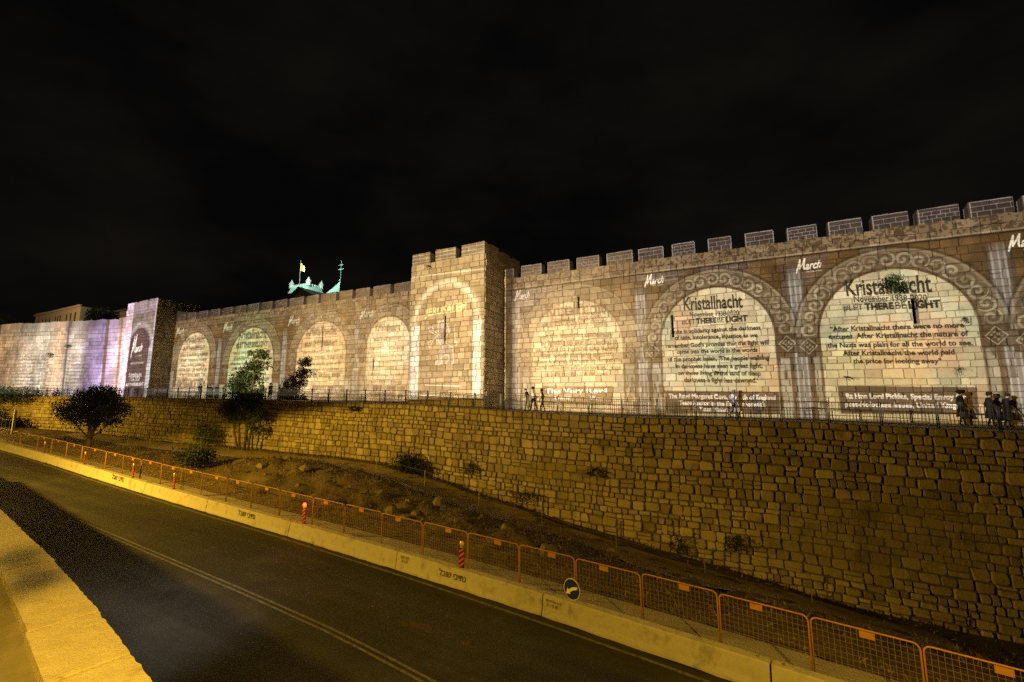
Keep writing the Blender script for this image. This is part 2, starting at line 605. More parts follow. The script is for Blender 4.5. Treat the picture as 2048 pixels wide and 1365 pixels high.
def arcade(s, top, arches, piers, merl, vivid=1.0, seed=1):
    X, Z = s.X, s.Z
    T = top(X).astype(np.float32)
    n1 = fbm(X * .9, Z * .9, seed, 4)
    n2 = fbm(X * 3.1, Z * 1.2, seed + 20, 3)
    n3 = fbm(X * 7, Z * 7, seed + 40, 2)
    kk = [fbm(X * .30, Z * .30, seed + 70 + q, 3) for q in range(3)]
    s.a[:] = (np.array([.21, .138, .072]) * (1.0 + .35 * (1 - vivid)) * (.45 + 1.1 * n1 * (.6 + .8 * n2))[..., None])
    # brick lines drawn in the spandrels
    row = np.floor(Z / .30)
    bl = np.minimum(np.abs(Z / .30 - np.round(Z / .30)) * .30, np.abs((X / .62 + .5 * (row % 2)) - np.round(X / .62 + .5 * (row % 2))) * .62)
    zone = np.clip((fbm(X * .35, Z * .35, seed + 60, 2) - .44) * 7, 0, 1) * (Z < T - 1.1) * np.clip((Z - 4.0) / 2, 0, 1)
    s.paint(zone, (.20, .19, .24), .55 * vivid)
    s.paint(np.clip((.025 - bl) * s.p + .5, 0, 1) * zone, (.55, .55, .78), .6 * vivid)
    for pz in piers:
        sl = s.win(pz - 1.9, pz + 1.9, -9, 9.6)
        d, z_ = X[sl] - pz, Z[sl]
        low = np.clip((9.2 - z_) / 1.2, 0, 1)
        s.paint((np.abs(d) < .62) * low, (.22, .20, .19), .65, sl)
        s.paint((np.abs(d) < .34) * low, (.42, .43, .47), .75, sl)
        for off in (-.26, .02, .27):
            s.paint(np.clip((.05 - np.abs(d - off)) * s.p, 0, 1) * low, (.72, .75, .86), .8 * (.5 + .5 * vivid), sl)
        side = (np.abs(d) > .62) * (np.abs(d) < 1.75) * np.clip((3.55 - z_) * 4, 0, 1)
        s.paint(side, (.66, .67, .62), .85, sl)
        s.paint(side * np.clip((n2[sl] - .55) * 7, 0, 1), (.26, .19, .12), .85, sl)
        s.paint((np.abs(d) > .45) * (np.abs(d) < .62) * (z_ < 9), (.12, .09, .07), .55, sl)
    for (c, Rr, sp) in arches:
        sl = s.win(c - Rr - 1.6, c + Rr + 1.6, -9, sp + Rr + 1.6)
        x_, z_ = X[sl], Z[sl]
        r_ = arch_field(s, c, Rr, sp, sl)
        s.paint((r_ > Rr) * (r_ < Rr + 1.15) * (z_ > sp - .2), (.36, .30, .22), .8, sl)
        N = 17
        orn = (.22 + .46 * vivid) * (.5 if c < -10 and vivid > .9 else 1)
        for k in range(N):
            an = PI * (k + .5) / N
            cx, cz = c + (Rr + .60) * math.cos(an), sp + (Rr + .60) * math.sin(an)
            s2 = s.win(cx - .55, cx + .55, cz - .55, cz + .55)
            xl, zl = X[s2] - cx, Z[s2] - cz
            lr = np.hypot(xl, zl)
            ph = np.arctan2(zl, xl) * (1 if k % 2 else -1)
            nv = np.clip(n1[s2] * 3.4 - 1.05, .12, 1)
            sw = np.clip(np.sin(ph + lr * 19 + 2.2 * math.sin(k * 2.7)) * 3, 0, 1) * (lr < .46)
            s.paint(sw * nv, (.66, .63, .54), orn, s2)
            s.paint((lr < .50) * (1 - sw) * (lr > .05), (.13, .095, .06), orn * .7, s2)
        s.paint(np.clip(1 - np.abs(r_ - Rr - .10) * 9, 0, 1), (.13, .085, .05), .95, sl)
        s.paint(np.clip(1 - np.abs(r_ - Rr - 1.18) * 11, 0, 1) * (z_ > sp), (.55, .50, .40), .7, sl)
        s.paint(np.clip(1 - np.abs(r_ - Rr - 1.32) * 9, 0, 1) * (z_ > sp), (.10, .075, .05), .8, sl)
        for sg in (-1, 1):                                    # diamond panels at the springing
            cx, cz = c + sg * (Rr + .66), sp - .62
            s2 = s.win(cx - .7, cx + .7, cz - .7, cz + .7)
            xl, zl = X[s2] - cx, Z[s2] - cz
            dd = np.abs(xl) / .52 + np.abs(zl) / .56
            bx = (np.abs(xl) < .58) * (np.abs(zl) < .62)
            s.paint(bx, (.15, .11, .075), .85, s2)
            s.paint(bx * np.clip(1 - np.abs(dd - .86) * 9, 0, 1), (.70, .66, .56), .9, s2)
            s.paint(bx * (dd < .6) * np.clip(np.sin(xl * 22) * np.sin(zl * 22) * 3, 0, 1), (.55, .51, .43), .8, s2)
        inn = np.clip((Rr - r_) * s.p + .5, 0, 1)
        s.paint(inn, (1.0, .945, .76), 1.0, sl)
        s.paint(inn * np.clip((kk[0][sl] - .50) * 6, 0, 1), (1.0, .62, .42), .65, sl)
        s.paint(inn * np.clip((kk[1][sl] - .52) * 6, 0, 1), (.74, .86, .70), .75, sl)
        s.paint(inn * np.clip((kk[2][sl] - .52) * 6, 0, 1), (1.0, .84, .48), .6, sl)
        s.a[sl] *= (1 - inn * .22 * (1 - n2[sl]))[..., None]
    # cornice below the battlements
    s.paint((Z < T + .05) * (Z > T - .95), (.40, .315, .235), .85)
    s.a *= (1 - .55 * ((Z < T + .05) * (Z > T - .95)) * (n3 < .47))[..., None]
    s.paint(np.clip(1 - np.abs(Z - T + 1.05) * 8, 0, 1), (.07, .055, .045), .85)
    s.paint(np.clip(1 - np.abs(Z - T + .93) * 14, 0, 1), (.75, .66, .55), .7)
    # battlements: dark brick with drawn white-lilac lines
    m = Z > T + .02
    s.paint(m, (.10, .083, .088))
    for i, (a, b, zt) in enumerate(merl):
        col = np.array(LILAC) * (1.1 * vivid)
        g = .30 if i % 3 else .22
        zz = T[0, 0] * 0
        tb = float(top((a + b) / 2))
        for q in range(1, 4 if g > .25 else 5):
            z_ = tb + g * q
            if z_ < zt - .1:
                s.stroke([(a, z_), (b, z_)], .03, col, .45)
                L_ = .55 if g > .25 else .4
                x_ = a + (L_ / 2 if q % 2 else L_)
                while x_ < b:
                    s.stroke([(x_, z_ - g), (x_, z_)], .03, col, .45)
                    x_ += L_
        s.stroke([(a + .03, tb + .05), (a + .03, zt - .05), (b - .05, zt - .09), (b - .05, tb + .05)], .045, col * 1.1, .6)


DARK = (.035, .025, .022)


def panel_text(s, lines, col=DARK, jitter=.03, alpha=.95):
    for t in lines:
        s.text(t[0], *t[1:5], col, alpha, vs=t[5] if len(t) > 5 else 1.12, offset=t[6] if len(t) > 6 else .042, jitter=jitter)


MR = [(-18.88, -17.89, 12.0), (-17.24, -15.39, 12.05), (-14.87, -13.0, 12.03), (-12.42, -10.62, 11.98), (-10.03, -8.08, 11.96), (-7.67, -5.88, 11.9),
      (-5.32, -3.77, 11.88), (-2.95, -1.47, 11.86), (-0.67, 1.0, 11.82), (1.74, 3.37, 11.75), (3.94, 5.68, 11.72), (6.12, 7.87, 11.67), (8.24, 10.08, 11.62),
      (10.47, 12.29, 11.58), (12.61, 14.38, 11.5), (14.8, 16.6, 11.45), (17.0, 18.8, 11.4)]
ML = [(-67.7, -65.98, 12.97), (-65.5, -63.55, 12.93), (-62.97, -61.05, 12.88), (-60.5, -58.5, 12.84), (-57.97, -56.01, 12.8), (-55.43, -53.48, 12.76),
      (-53.06, -51.02, 12.72), (-50.48, -48.66, 12.67), (-48.11, -46.18, 12.63), (-45.74, -43.5, 12.59), (-43.0, -41.18, 12.55), (-40.78, -38.6, 12.51),
      (-38.1, -36.28, 12.46), (-35.8, -33.93, 12.42), (-33.46, -31.3, 12.38), (-30.8, -28.2, 12.34)]

# ---- right-hand stretch: three legible arches
sr = Slide(-18.85, 18.5, -.75, 12.3, 54)
arcade(sr, wall_top, [(-12.68, 3.62, 5.0), (-2.86, 3.42, 4.95), (6.55, 3.56, 4.72), (16.1, 3.5, 4.4)], [-17.7, -7.65, 1.9, 11.3], MR, 1.0, 3)
for (x0, x1, zt0, zt1, zb) in ((3.59, 9.68, 1.67, 1.42, .05), (-6.27, .54, 1.61, 1.38, .05), (-15.4, -9.85, 2.18, 2.02, .7)):
    sr.poly([(x0, zt0), (x1, zt1), (x1 - .02, zb - .05), (x0 + .02, zb)], (.105, .078, .080), .93)
panel_text(sr, [
    ('Kristallnacht', 4.48, 6.98, 8.43, 6.77, 1.75, .026), ('November 1938-2020', 4.82, 6.55, 8.18, 6.27, 1.4, .022), ('#LET', 4.26, 6.08, 5.22, 6.03, 1.15, .012),
    ('THERE', 5.28, 6.03, 6.66, 5.96, 1.15, .07), ('BE', 6.72, 5.95, 7.22, 5.93, 1.15, .012), ('LIGHT', 7.30, 5.92, 8.71, 5.85, 1.15, .07),
    ('\u201cAfter Kristallnacht there were no more', 3.48, 4.9, 9.55, 4.65), ('excuses. After Kristallnacht the nature of', 3.38, 4.46, 9.68, 4.16),
    ('the Nazis was plain for all the world to see.', 3.29, 3.95, 9.81, 3.64), ('After Kristallnacht the world paid', 4.01, 3.43, 9.02, 3.19),
    ('the price for looking away\u201d', 4.46, 2.94, 8.44, 2.75)])
panel_text(sr, [('Rt Hon Lord Pickles, Special Envoy for', 3.95, .94, 9.24, .79, 1.15, .04), ('post-Holocaust issues, United Kingdom', 3.85, .46, 9.38, .33, 1.15, .04)], (1.25, 1.25, 1.3))
panel_text(sr, [
    ('Kristallnacht', -4.73, 7.06, -1.09, 6.87, 1.75, .026), ('November 1938-2020', -4.37, 6.56, -1.34, 6.38, 1.4, .022), ('#LET', -4.93, 6.08, -4.05, 6.05, 1.15, .012),
    ('THERE', -4.0, 6.05, -2.72, 6.01, 1.15, .07), ('BE', -2.67, 6.0, -2.24, 5.99, 1.15, .012), ('LIGHT', -2.17, 5.99, -.86, 5.96, 1.15, .07),
    ('Unite in solidarity against the darkness', -5.7, 5.48, -.17, 5.33), ('of hate, intolerance, injustice as we', -5.44, 5.05, -.37, 4.86),
    ('remember God\u2019s promise that the light will', -6.05, 4.53, .22, 4.36), ('come into the world in the words', -5.34, 4.08, -.44, 3.92),
    ('of the prophet Isaiah, \u2018The people walking', -5.94, 3.61, .18, 3.38), ('in darkness have seen a great light;', -5.47, 3.1, -.23, 2.9),
    ('on those living in the land of deep', -5.33, 2.64, -.35, 2.42), ('darkness a light has dawned.\u2019', -4.97, 2.15, -.54, 1.98)])
panel_text(sr, [('The Revd Margaret Cave, Church of England', -6.02, 1.12, .34, .90, 1.15, .04), ('Team Rector in the East Greenwich', -5.37, .66, -.25, .48, 1.15, .04),
                ('Team Ministry, UK', -4.1, .24, -1.55, .14, 1.15, .04)], (1.25, 1.25, 1.3))
A8 = [('Kristallnacht', -14.98, 7.64, -10.23, 7.36, 1.5), ('November 1938-2020', -14.5, 7.10, -10.53, 6.86, 1.3), ('#LETTHEREBELIGHT', -15.32, 6.70, -10.11, 6.46, 1.0, .015),
      ('on this important anniversary', -15.33, 5.90, -9.71, 5.62), ('by lighting up our Cathedral in', -15.5, 5.34, -9.38, 5.03), ('we hope to remind the world', -16.0, 4.84, -9.32, 4.54),
      ('that those turning against', -15.51, 4.4, -9.76, 4.15), ('others is wrong. We want to remind the', -16.1, 3.95, -9.14, 3.71),
      ('world of the light of God\u2019s love and hope', -16.0, 3.46, -9.23, 3.19), ('to burn through the darkness.', -15.2, 2.93, -10.08, 2.78)]
for lx, lz in ((-17.8, 9.15), (-7.3, 9.0), (2.05, 8.72), (11.75, 8.55)):
    march_logo(sr, lx, lz, 1.35)
# warm wash of light painted into the slide round the first arch, dimmer to the far right
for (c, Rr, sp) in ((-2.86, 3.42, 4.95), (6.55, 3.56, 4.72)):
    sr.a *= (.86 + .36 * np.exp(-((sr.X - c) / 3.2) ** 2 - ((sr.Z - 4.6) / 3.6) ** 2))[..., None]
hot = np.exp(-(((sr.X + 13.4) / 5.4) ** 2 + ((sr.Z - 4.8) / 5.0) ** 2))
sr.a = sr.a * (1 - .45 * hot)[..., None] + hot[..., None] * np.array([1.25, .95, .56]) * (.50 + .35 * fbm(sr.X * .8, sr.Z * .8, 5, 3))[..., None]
panel_text(sr, A8, (.46, .31, .18), .10, .72)
panel_text(sr, [('The Very Revd', -15.14, 1.62, -10.26, 1.56, .62, .02), ('Dean of              UK', -14.43, 1.14, -11.05, 1.12, .9, .02)], (1.6, 1.6, 1.6), .16)
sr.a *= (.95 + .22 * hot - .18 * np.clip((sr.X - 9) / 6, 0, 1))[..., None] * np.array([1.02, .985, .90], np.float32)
sr.a *= np.clip((sr.Z - ground_at_wall(sr.X) + .10) * 5, 0, 1)[..., None] * np.clip((sr.X + 18.3) / .8, .25, 1)[..., None]

# ---- left-hand stretch: four paler arches
sl_ = Slide(-67.85, -26.3, .5, 13.4, 34)
arcade(sl_, wall_top, [(-63.1, 3.4, 6.75), (-51.75, 4.0, 5.8), (-40.35, 3.6, 5.9), (-31.3, 2.6, 6.55)], [-67.6, -57.8, -46.0, -35.3, -28.0], ML, .45, 11)
BODY = {0: ['Unite in solidarity against', 'of hate, intolerance, injustice', 'remember God\u2019s promise that', 'come into the world in', 'of the prophet Isaiah, The', 'in darkness have seen', 'darkness a light'],
        1: ['Unite in solidarity against the darkness', 'of hate, intolerance, injustice as we', 'remember God\u2019s promise that the light', 'come into the world in the words', 'of the prophet Isaiah, The people', 'in darkness have seen a great light'],
        2: ['\u201cAfter Kristallnacht there were no more', 'excuses. After Kristallnacht the nature', 'the Nazis was plain for all the world', 'After Kristallnacht the world paid', 'the price for looking away\u201d'],
        3: ['After this important anniversary', 'by lighting up our Cathedral and', 'we hope to remind the world', 'that those turning against', 'others is wrong. We want to', 'remind the world of the light', 'love and hope to burn', 'through the darkness.']}
HEAD = [((-65.4, 9.0, -61.0, 8.85), (-65.6, 8.05, -60.8, 7.92)), ((-54.2, 8.72, -49.2, 8.52), (-54.6, 7.7, -48.9, 7.54)), ((-42.6, 8.2, -38.1, 8.0), (-42.8, 7.1, -37.9, 6.99)), ((-32.9, 7.86, -29.8, 7.76), (-33.1, 6.9, -29.6, 6.84))]
INK = [(.12, .09, .07), (.09, .10, .08), (.15, .11, .07), (.17, .12, .08)]
for i, (c, Rr, sp) in enumerate([(-63.1, 3.4, 6.75), (-51.75, 4.0, 5.8), (-40.35, 3.6, 5.9), (-31.3, 2.6, 6.55)]):
    h1, h2 = HEAD[i]
    sl_.text('Kristallnacht', *h1, INK[i], .9, vs=1.5, offset=.035, jitter=.12)
    sl_.text('#LETTHEREBELIGHT', *h2, INK[i], .9, vs=1.3, offset=.055, jitter=.12)
    z = h2[1] - .85
    for k, t in enumerate(BODY[i]):
        w_ = (Rr - .35) * (1 - .16 * ((k * 7 + i) % 3) / 2)
        sl_.text(t, c - w_, z + .06, c + w_, z - .10, INK[i], .85, vs=1.25, offset=.045, jitter=.14)
        z -= .62
    bw = (2.9, 2.6, 2.6, 1.6)[i]
    zb = float(ground_at_wall(c)) + (1.45 if i else 1.5)
    cx = c + (0, 0, 1.7, 0)[i]
    if i != 1:
        sl_.poly([(cx - bw, zb), (cx + bw * .75, zb - .1), (cx + bw * .75, zb - 1.5), (cx - bw, zb - 1.4)], (.16, .115, .10), .8)
        sl_.text('Special Envoy for', cx - bw * .85, zb - .62, cx + bw * .6, zb - .66, (1.3, 1.3, 1.3), .9, offset=.02)
        sl_.text('the Holocaust', cx - bw * .6, zb - 1.15, cx + bw * .4, zb - 1.18, (1.3, 1.3, 1.3), .8, offset=.02)
for lx, lz in ((-67.6, 10.1), (-57.4, 9.75), (-45.6, 9.5), (-35.0, 9.2)):
    march_logo(sl_, lx, lz, 1.75, col=(1.0, 1.05, 1.0))
X, Z = sl_.X, sl_.Z
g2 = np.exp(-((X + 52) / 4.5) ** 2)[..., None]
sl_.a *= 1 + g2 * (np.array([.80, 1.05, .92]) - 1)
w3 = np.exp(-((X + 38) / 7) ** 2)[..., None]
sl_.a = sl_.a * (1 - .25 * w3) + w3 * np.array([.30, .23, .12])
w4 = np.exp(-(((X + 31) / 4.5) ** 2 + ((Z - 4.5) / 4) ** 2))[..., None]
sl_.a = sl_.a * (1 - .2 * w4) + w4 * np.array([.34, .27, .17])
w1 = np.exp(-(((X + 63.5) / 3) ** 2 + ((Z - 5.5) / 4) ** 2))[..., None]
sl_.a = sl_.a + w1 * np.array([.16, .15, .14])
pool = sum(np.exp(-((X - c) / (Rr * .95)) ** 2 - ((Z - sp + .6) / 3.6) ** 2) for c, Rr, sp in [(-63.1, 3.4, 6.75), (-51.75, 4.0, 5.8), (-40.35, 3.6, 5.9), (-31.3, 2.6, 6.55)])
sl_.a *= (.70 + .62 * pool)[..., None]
sl_.blur(.02)
sl_.a *= np.array([1.16, 1.07, .94], np.float32)
sl_.a *= np.clip((Z - ground_at_wall(X) + .1) * 5, 0, 1)[..., None]

# ---- centre tower face
sc_ = Slide(-26.3, -18.78, .1, 13.9, 48)
X, Z = sc_.X, sc_.Z
nn = fbm(X * .8, Z * .8, 33, 4)
sc_.a[:] = np.array([.66, .49, .25]) * (.55 + .6 * nn)[..., None]
r_ = arch_field(sc_, -22.55, 2.6, 7.6)
sc_.paint(np.clip(1 - np.abs(r_ - 3.0) * 2.2, 0, 1) * (Z > 7.2), (1.15, 1.0, .70), .75)
sc_.paint((np.abs(X + 22.5) > 2.62) * (np.abs(X + 22.5) < 3.35) * (Z < 7.3), (1.25, 1.15, .95), .85)
sc_.paint(((X < -25.2) * (X > -26.0) * (Z < 7.3)) * 1.0, (1.1, 1.1, 1.05), .6)
sc_.paint(np.clip(1 - np.abs(Z - 11.55 + .045 * (X + 26)) * 9, 0, 1), (1.1, .95, .68), .8)
sc_.paint((r_ < 2.5) * 1.0, (.66, .47, .26), .45)
for q in range(8):
    z_ = 1.5 + q * .42
    sc_.stroke([(-24.9, z_ + .02), (-20.1, z_ - .12)], .03, (1.0, .95, .9), .4 if q < 6 else .2)
    for k in range(7):
        x_ = -24.9 + (k + .5 * (q % 2)) * .72
        sc_.stroke([(x_, z_), (x_, z_ + .4)], .025, (1.0, .95, .9), .25)
sc_.text('JERUSALEM', -24.6, 8.0, -20.5, 8.12, (1.3, 1.1, .5), .85, vs=1.15, shear=.12, offset=.03)
lion = [(-23.53, 3.92), (-23.13, 4.31), (-23.29, 4.65), (-23.05, 5.05), (-22.65, 5.24), (-22.96, 5.55), (-23.18, 5.9), (-23.59, 6.01), (-24.09, 5.37), (-24.2, 5.8), (-23.85, 5.94),
        (-23.24, 6.24), (-23.71, 6.53), (-24.13, 6.73), (-24.19, 6.99), (-23.88, 7.13), (-23.61, 6.69), (-23.09, 6.31), (-23.26, 7.0), (-23.17, 7.41), (-22.66, 7.45), (-22.3, 7.08),
        (-22.14, 6.48), (-22.57, 5.94), (-22.26, 5.5), (-21.76, 5.22), (-21.7, 4.48), (-21.64, 4.07), (-21.78, 3.92), (-22.32, 3.9), (-22.37, 4.07), (-22.04, 4.34), (-22.14, 4.59),
        (-22.49, 4.69), (-22.83, 4.46), (-22.87, 4.05), (-23.02, 3.9), (-23.53, 3.92)]
sc_.poly(lion[:-1], (.62, .50, .48), .45)
sc_.stroke(lion, .07, (1.1, .98, .72), .7)
sc_.stroke([(-21.76, 5.3), (-21.42, 5.36), (-21.38, 5.68), (-21.57, 5.6), (-21.59, 6.19), (-21.65, 6.86), (-21.5, 7.05)], .07, (1.1, .98, .72), .7)
sc_.stroke([(-24.4, 2.35), (-21.0, 2.15)], .06, (1.5, 1.4, 1.3), .8)
sc_.stroke([(-24.9, 1.55), (-19.0, 1.2)], .06, (1.5, 1.4, 1.3), .8)
mm = Z > 12.55
sc_.a *= np.where(mm, .55, 1.0)[..., None]
for zz in (12.75, 13.05, 13.35):
    sc_.stroke([(-26.2, zz), (-18.9, zz - .12)], .035, (1.0, .95, .9), .5)
for k in range(11):
    sc_.stroke([(-26.0 + k * .7, 12.5), (-26.0 + k * .7, 13.5)], .035, (1.0, .95, .9), .35)
sc_.a *= (1.08 + .35 * np.exp(-((X + 20.5) / 3) ** 2))[..., None] * np.clip((Z - 1.15) * 3, 0, 1)[..., None]

# ---- left tower face
st_ = Slide(-75.3, -67.7, 1.2, 15.2, 40)
X, Z = st_.X, st_.Z
nn = fbm(X * .8, Z * .8, 43, 4)
st_.a[:] = np.array([.42, .35, .33]) * (.5 + .8 * nn)[..., None]
r_ = arch_field(st_, -71.0, 2.35, 8.6)
st_.paint(np.clip(1 - np.abs(r_ - 2.95) * 2.2, 0, 1) * (Z > 8.2), (.72, .72, .76), .8)
st_.paint((np.abs(X + 71) > 2.5) * (np.abs(X + 71) < 3.3) * (Z < 8.4), (.80, .86, .90), .85)
st_.paint(np.clip((2.45 - r_) * 20, 0, 1), (.175, .115, .115), .95)
march_logo(st_, -72.7, 7.3, 2.6, .02, True, (1.7, 1.7, 1.7))
for t, a, z, b, o in (('MARCH OF THE LIVING', -72.6, 6.35, -69.4, 0), ('Kristallnacht', -72.6, 4.75, -69.5, .02), ('1938-2020', -72.3, 4.2, -69.8, 0), ('#LETTHEREBELIGHT', -73.1, 3.6, -68.8, .02)):
    st_.text(t, a, z, b, z - .02, (1.35, 1.35, 1.35), .9, vs=1.2, offset=o)
for zz in (13.95, 14.3):
    st_.stroke([(-75.2, zz), (-67.8, zz - .1)], .05, (.75, .75, 1.0), .5)
for k in range(9):
    st_.stroke([(-75 + k * .85, 13.7), (-75 + k * .85, 14.7)], .05, (.75, .75, 1.0), .4)
st_.stroke([(-67.86, 1.5), (-67.86, 14.7)], .10, (1.0, 1.0, 1.3), .8)
st_.paint((Z > 13.0) * 1.0, (.55, .52, .72), .35)
st_.blur(.02)
st_.a *= np.array([1.1, 1.08, 1.28], np.float32)
st_.a *= np.clip((Z - 1.9) * 3, 0, 1)[..., None]

# ---- far-left stretch (coordinate = metres along that wall from the tower), coloured bands
FAR0 = np.array([-75.0, 32.9])
FARD = np.array([-math.cos(R(8.5)), -math.sin(R(8.5))])
sf_ = Slide(-44, .4, 1.5, 15.0, 26)
X, Z = sf_.X, sf_.Z
nn = fbm(X * .6, Z * .25, 53, 4)
bands = [(-44, (.50, .52, .56)), (-36, (.46, .40, .34)), (-33.5, (.45, .38, .30)), (-31.5, (.60, .47, .30)), (-28, (.66, .55, .38)), (-24, (.85, .80, .66)), (-20, (.82, .82, .70)),
         (-16.5, (.92, .74, .54)), (-14.8, (.74, .72, .66)), (-12, (.80, .78, .72)), (-9.8, (.50, .44, .60)), (-7, (.70, .63, .95)), (-5.0, (.98, .86, 1.12)), (-3, (1.22, 1.05, 1.10)),
         (-1.2, (1.12, .95, 1.16)), (.4, (.95, .85, 1.0))]
bx = [b[0] for b in bands]
for k in range(3):
    sf_.a[..., k] = np.interp(X, bx, [b[1][k] ** 1.5 for b in bands]) * (.30 + 1.35 * nn)
for a, b, col in ((-32.6, -31.7, (.10, .08, .065)), (-15.0, -14.4, (.22, .19, .15)), (-6.6, -5.75, (.24, .17, .10)), (-3.55, -2.95, (.55, .34, .17))):
    s_ = -.055 * (Z - 8)
    sf_.paint(np.clip((X - s_ - a) * 8, 0, 1) * np.clip((b - X + s_) * 8, 0, 1), col, .9)
for k in range(11):
    sf_.text('in the world to remember the light of hope', -26, 8.6 - k * .52, -18.5, 8.5 - k * .52, (.16, .15, .13), .75, offset=.04, jitter=.2)
    sf_.text('to remember the light', -14, 8.0 - k * .52, -10.2, 7.9 - k * .52, (.16, .15, .13), .75, offset=.04, jitter=.2)
sf_.a *= (.6 + .4 * np.clip((12.6 - Z) / 1.5, 0, 1))[..., None]
for zz in (12.1, 11.6):
    sf_.stroke([(-40, zz + .6), (-8, zz)], .08, (.25, .22, .2), .6)
sf_.blur(.04)
sf_.a *= np.array([1.42, 1.38, 1.66], np.float32)
sf_.a *= np.clip((Z - 2.3) * 3, 0, 1)[..., None] * np.clip((X + 43) / 6, .3, 1)[..., None]

# ------------------------------------------------------------------ the projector: one point source far across the road, throwing the slides onto the walls
PROJ = np.array([-22.0, -30.0, 5.0])


def make_projector(watts):
    l = bpy.data.lights.new('slide_projector', 'SPOT')
    l.energy = watts
    l.shadow_soft_size = 0.0
    l.spot_size = PI                                       # its shutter plane runs just under the foot of the walls
    l.spot_blend = 0.0
    l.use_nodes = True
    nt = l.node_tree
    n, L_ = nt.nodes, nt.links
    n.clear()
    out = n.new('ShaderNodeOutputLight')
    em = n.new('ShaderNodeEmission')
    L_.new(em.outputs[0], out.inputs[0])
    tc = n.new('ShaderNodeNewGeometry')
    ax = n.new('ShaderNodeSeparateXYZ')
    L_.new(tc.outputs['Normal'], ax.inputs[0])

    def math_(op, a, b=None, c=None):
        d = n.new('ShaderNodeMath')
        d.operation = op
        for i, q in enumerate((a, b, c)):
            if q is None:
                continue
            if isinstance(q, (int, float)):
                d.inputs[i].default_value = q
            else:
                L_.new(q, d.inputs[i])
        return d.outputs[0]
    total = None
    front = math_('GREATER_THAN', ax.outputs['Y'], .05)
    # each slide lies on a vertical plane: origin point O, direction E along the wall, normal Nn
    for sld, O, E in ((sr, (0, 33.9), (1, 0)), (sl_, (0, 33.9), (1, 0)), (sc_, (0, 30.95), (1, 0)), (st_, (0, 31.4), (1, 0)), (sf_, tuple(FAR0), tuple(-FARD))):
        N_ = np.array([-E[1], E[0]])
        O = np.array(O)
        dist = float((O - PROJ[:2]) @ N_)
        base = float((PROJ[:2] - O) @ np.array(E))
        dn = math_('ADD', math_('MULTIPLY', ax.outputs['X'], float(N_[0])), math_('MULTIPLY', ax.outputs['Y'], float(N_[1])))
        de = math_('ADD', math_('MULTIPLY', ax.outputs['X'], float(E[0])), math_('MULTIPLY', ax.outputs['Y'], float(E[1])))
        t = math_('DIVIDE', dist, dn)
        u = math_('DIVIDE', math_('ADD', math_('MULTIPLY_ADD', de, t, base), -sld.x0), sld.x1 - sld.x0)
        v = math_('DIVIDE', math_('ADD', math_('MULTIPLY_ADD', ax.outputs['Z'], t, float(PROJ[2])), -sld.z0), sld.z1 - sld.z0)
        # inverse-square and slant are evened out as a projector's lens would: scale by (throw / axis)^2
        cv = n.new('ShaderNodeCombineXYZ')
        L_.new(u, cv.inputs[0])
        L_.new(v, cv.inputs[1])
        im = n.new('ShaderNodeTexImage')
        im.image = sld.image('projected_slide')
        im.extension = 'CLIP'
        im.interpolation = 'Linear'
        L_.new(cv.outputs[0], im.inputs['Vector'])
        t_ = math_('DIVIDE', t, 64.0)
        gain = math_('MULTIPLY', math_('MULTIPLY', t_, t_), front)
        mul = n.new('ShaderNodeVectorMath')
        mul.operation = 'SCALE'
        L_.new(im.outputs['Color'], mul.inputs[0])
        L_.new(gain, mul.inputs['Scale'])
        if total is None:
            total = mul.outputs[0]
        else:
            ad = n.new('ShaderNodeVectorMath')
            ad.operation = 'ADD'
            L_.new(total, ad.inputs[0])
            L_.new(mul.outputs[0], ad.inputs[1])
            total = ad.outputs[0]
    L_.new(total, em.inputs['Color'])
    em.inputs['Strength'].default_value = 1.0
    o = bpy.data.objects.new('slide_projector', l)
    o.location = PROJ
    up = (Vector((-76, 31.2, 1.75)) - Vector(PROJ)).cross(Vector((19, 33.9, -.95)) - Vector(PROJ))
    up = up if up.z > 0 else -up
    o.rotation_euler = up.to_track_quat('-Z', 'Y').to_euler()
    COL.objects.link(o)


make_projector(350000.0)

# ================================================================== LARGE STRUCTURE
# ---- stones: every course, every stone its own closed little block in front of the joint plane
def stone_shape(r, s0, s1, t0a, t0b, t1a, t1b, proud, Mf, chamfer, flat, jit=.026):
    """s along the wall, t down from the top line; returns verts, faces"""
    w, h = s1 - s0, (t1a + t1b - t0a - t0b) / 2
    c = chamfer
    pts = [(s0, t0a), (s1, t0b), (s1, t1b), (s0, t1a)]
    ring = []
    for i in range(4):
        p, a, b = np.array(pts[i]), np.array(pts[i - 1]), np.array(pts[(i + 1) % 4])
        ca, cb = c * r.uniform(.5, 1.5), c * r.uniform(.5, 1.5)
        m = min(w, h)
        ring.append(p + (a - p) / max(np.linalg.norm(a - p), 1e-6) * ca * m)
        ring.append(p + (b - p) / max(np.linalg.norm(b - p), 1e-6) * cb * m)
    ring = np.array(ring) + r.normal(0, jit * min(w, h), (8, 2))
    cen = ring.mean(0)
    tilt = r.normal(0, .12, 2)
    inner = cen + (ring - cen) * flat
    v = [Mf(q[0], q[1], -.03) for q in ring]
    mid = cen + (ring - cen) * (flat + (1 - flat) * .62)
    for q in mid:
        v.append(Mf(q[0], q[1], proud * .72))
    for q in inner:
        d = (q - cen) / np.array([w, h])
        v.append(Mf(q[0], q[1], proud * (1 + float(d @ tilt)) * r.uniform(.92, 1.08)))
    f = []
    for k in range(8):
        f.append((k, (k + 1) % 8, 8 + (k + 1) % 8, 8 + k))
        f.append((8 + k, 8 + (k + 1) % 8, 16 + (k + 1) % 8, 16 + k))
    f.append(tuple(range(16, 24)))
    return v, f


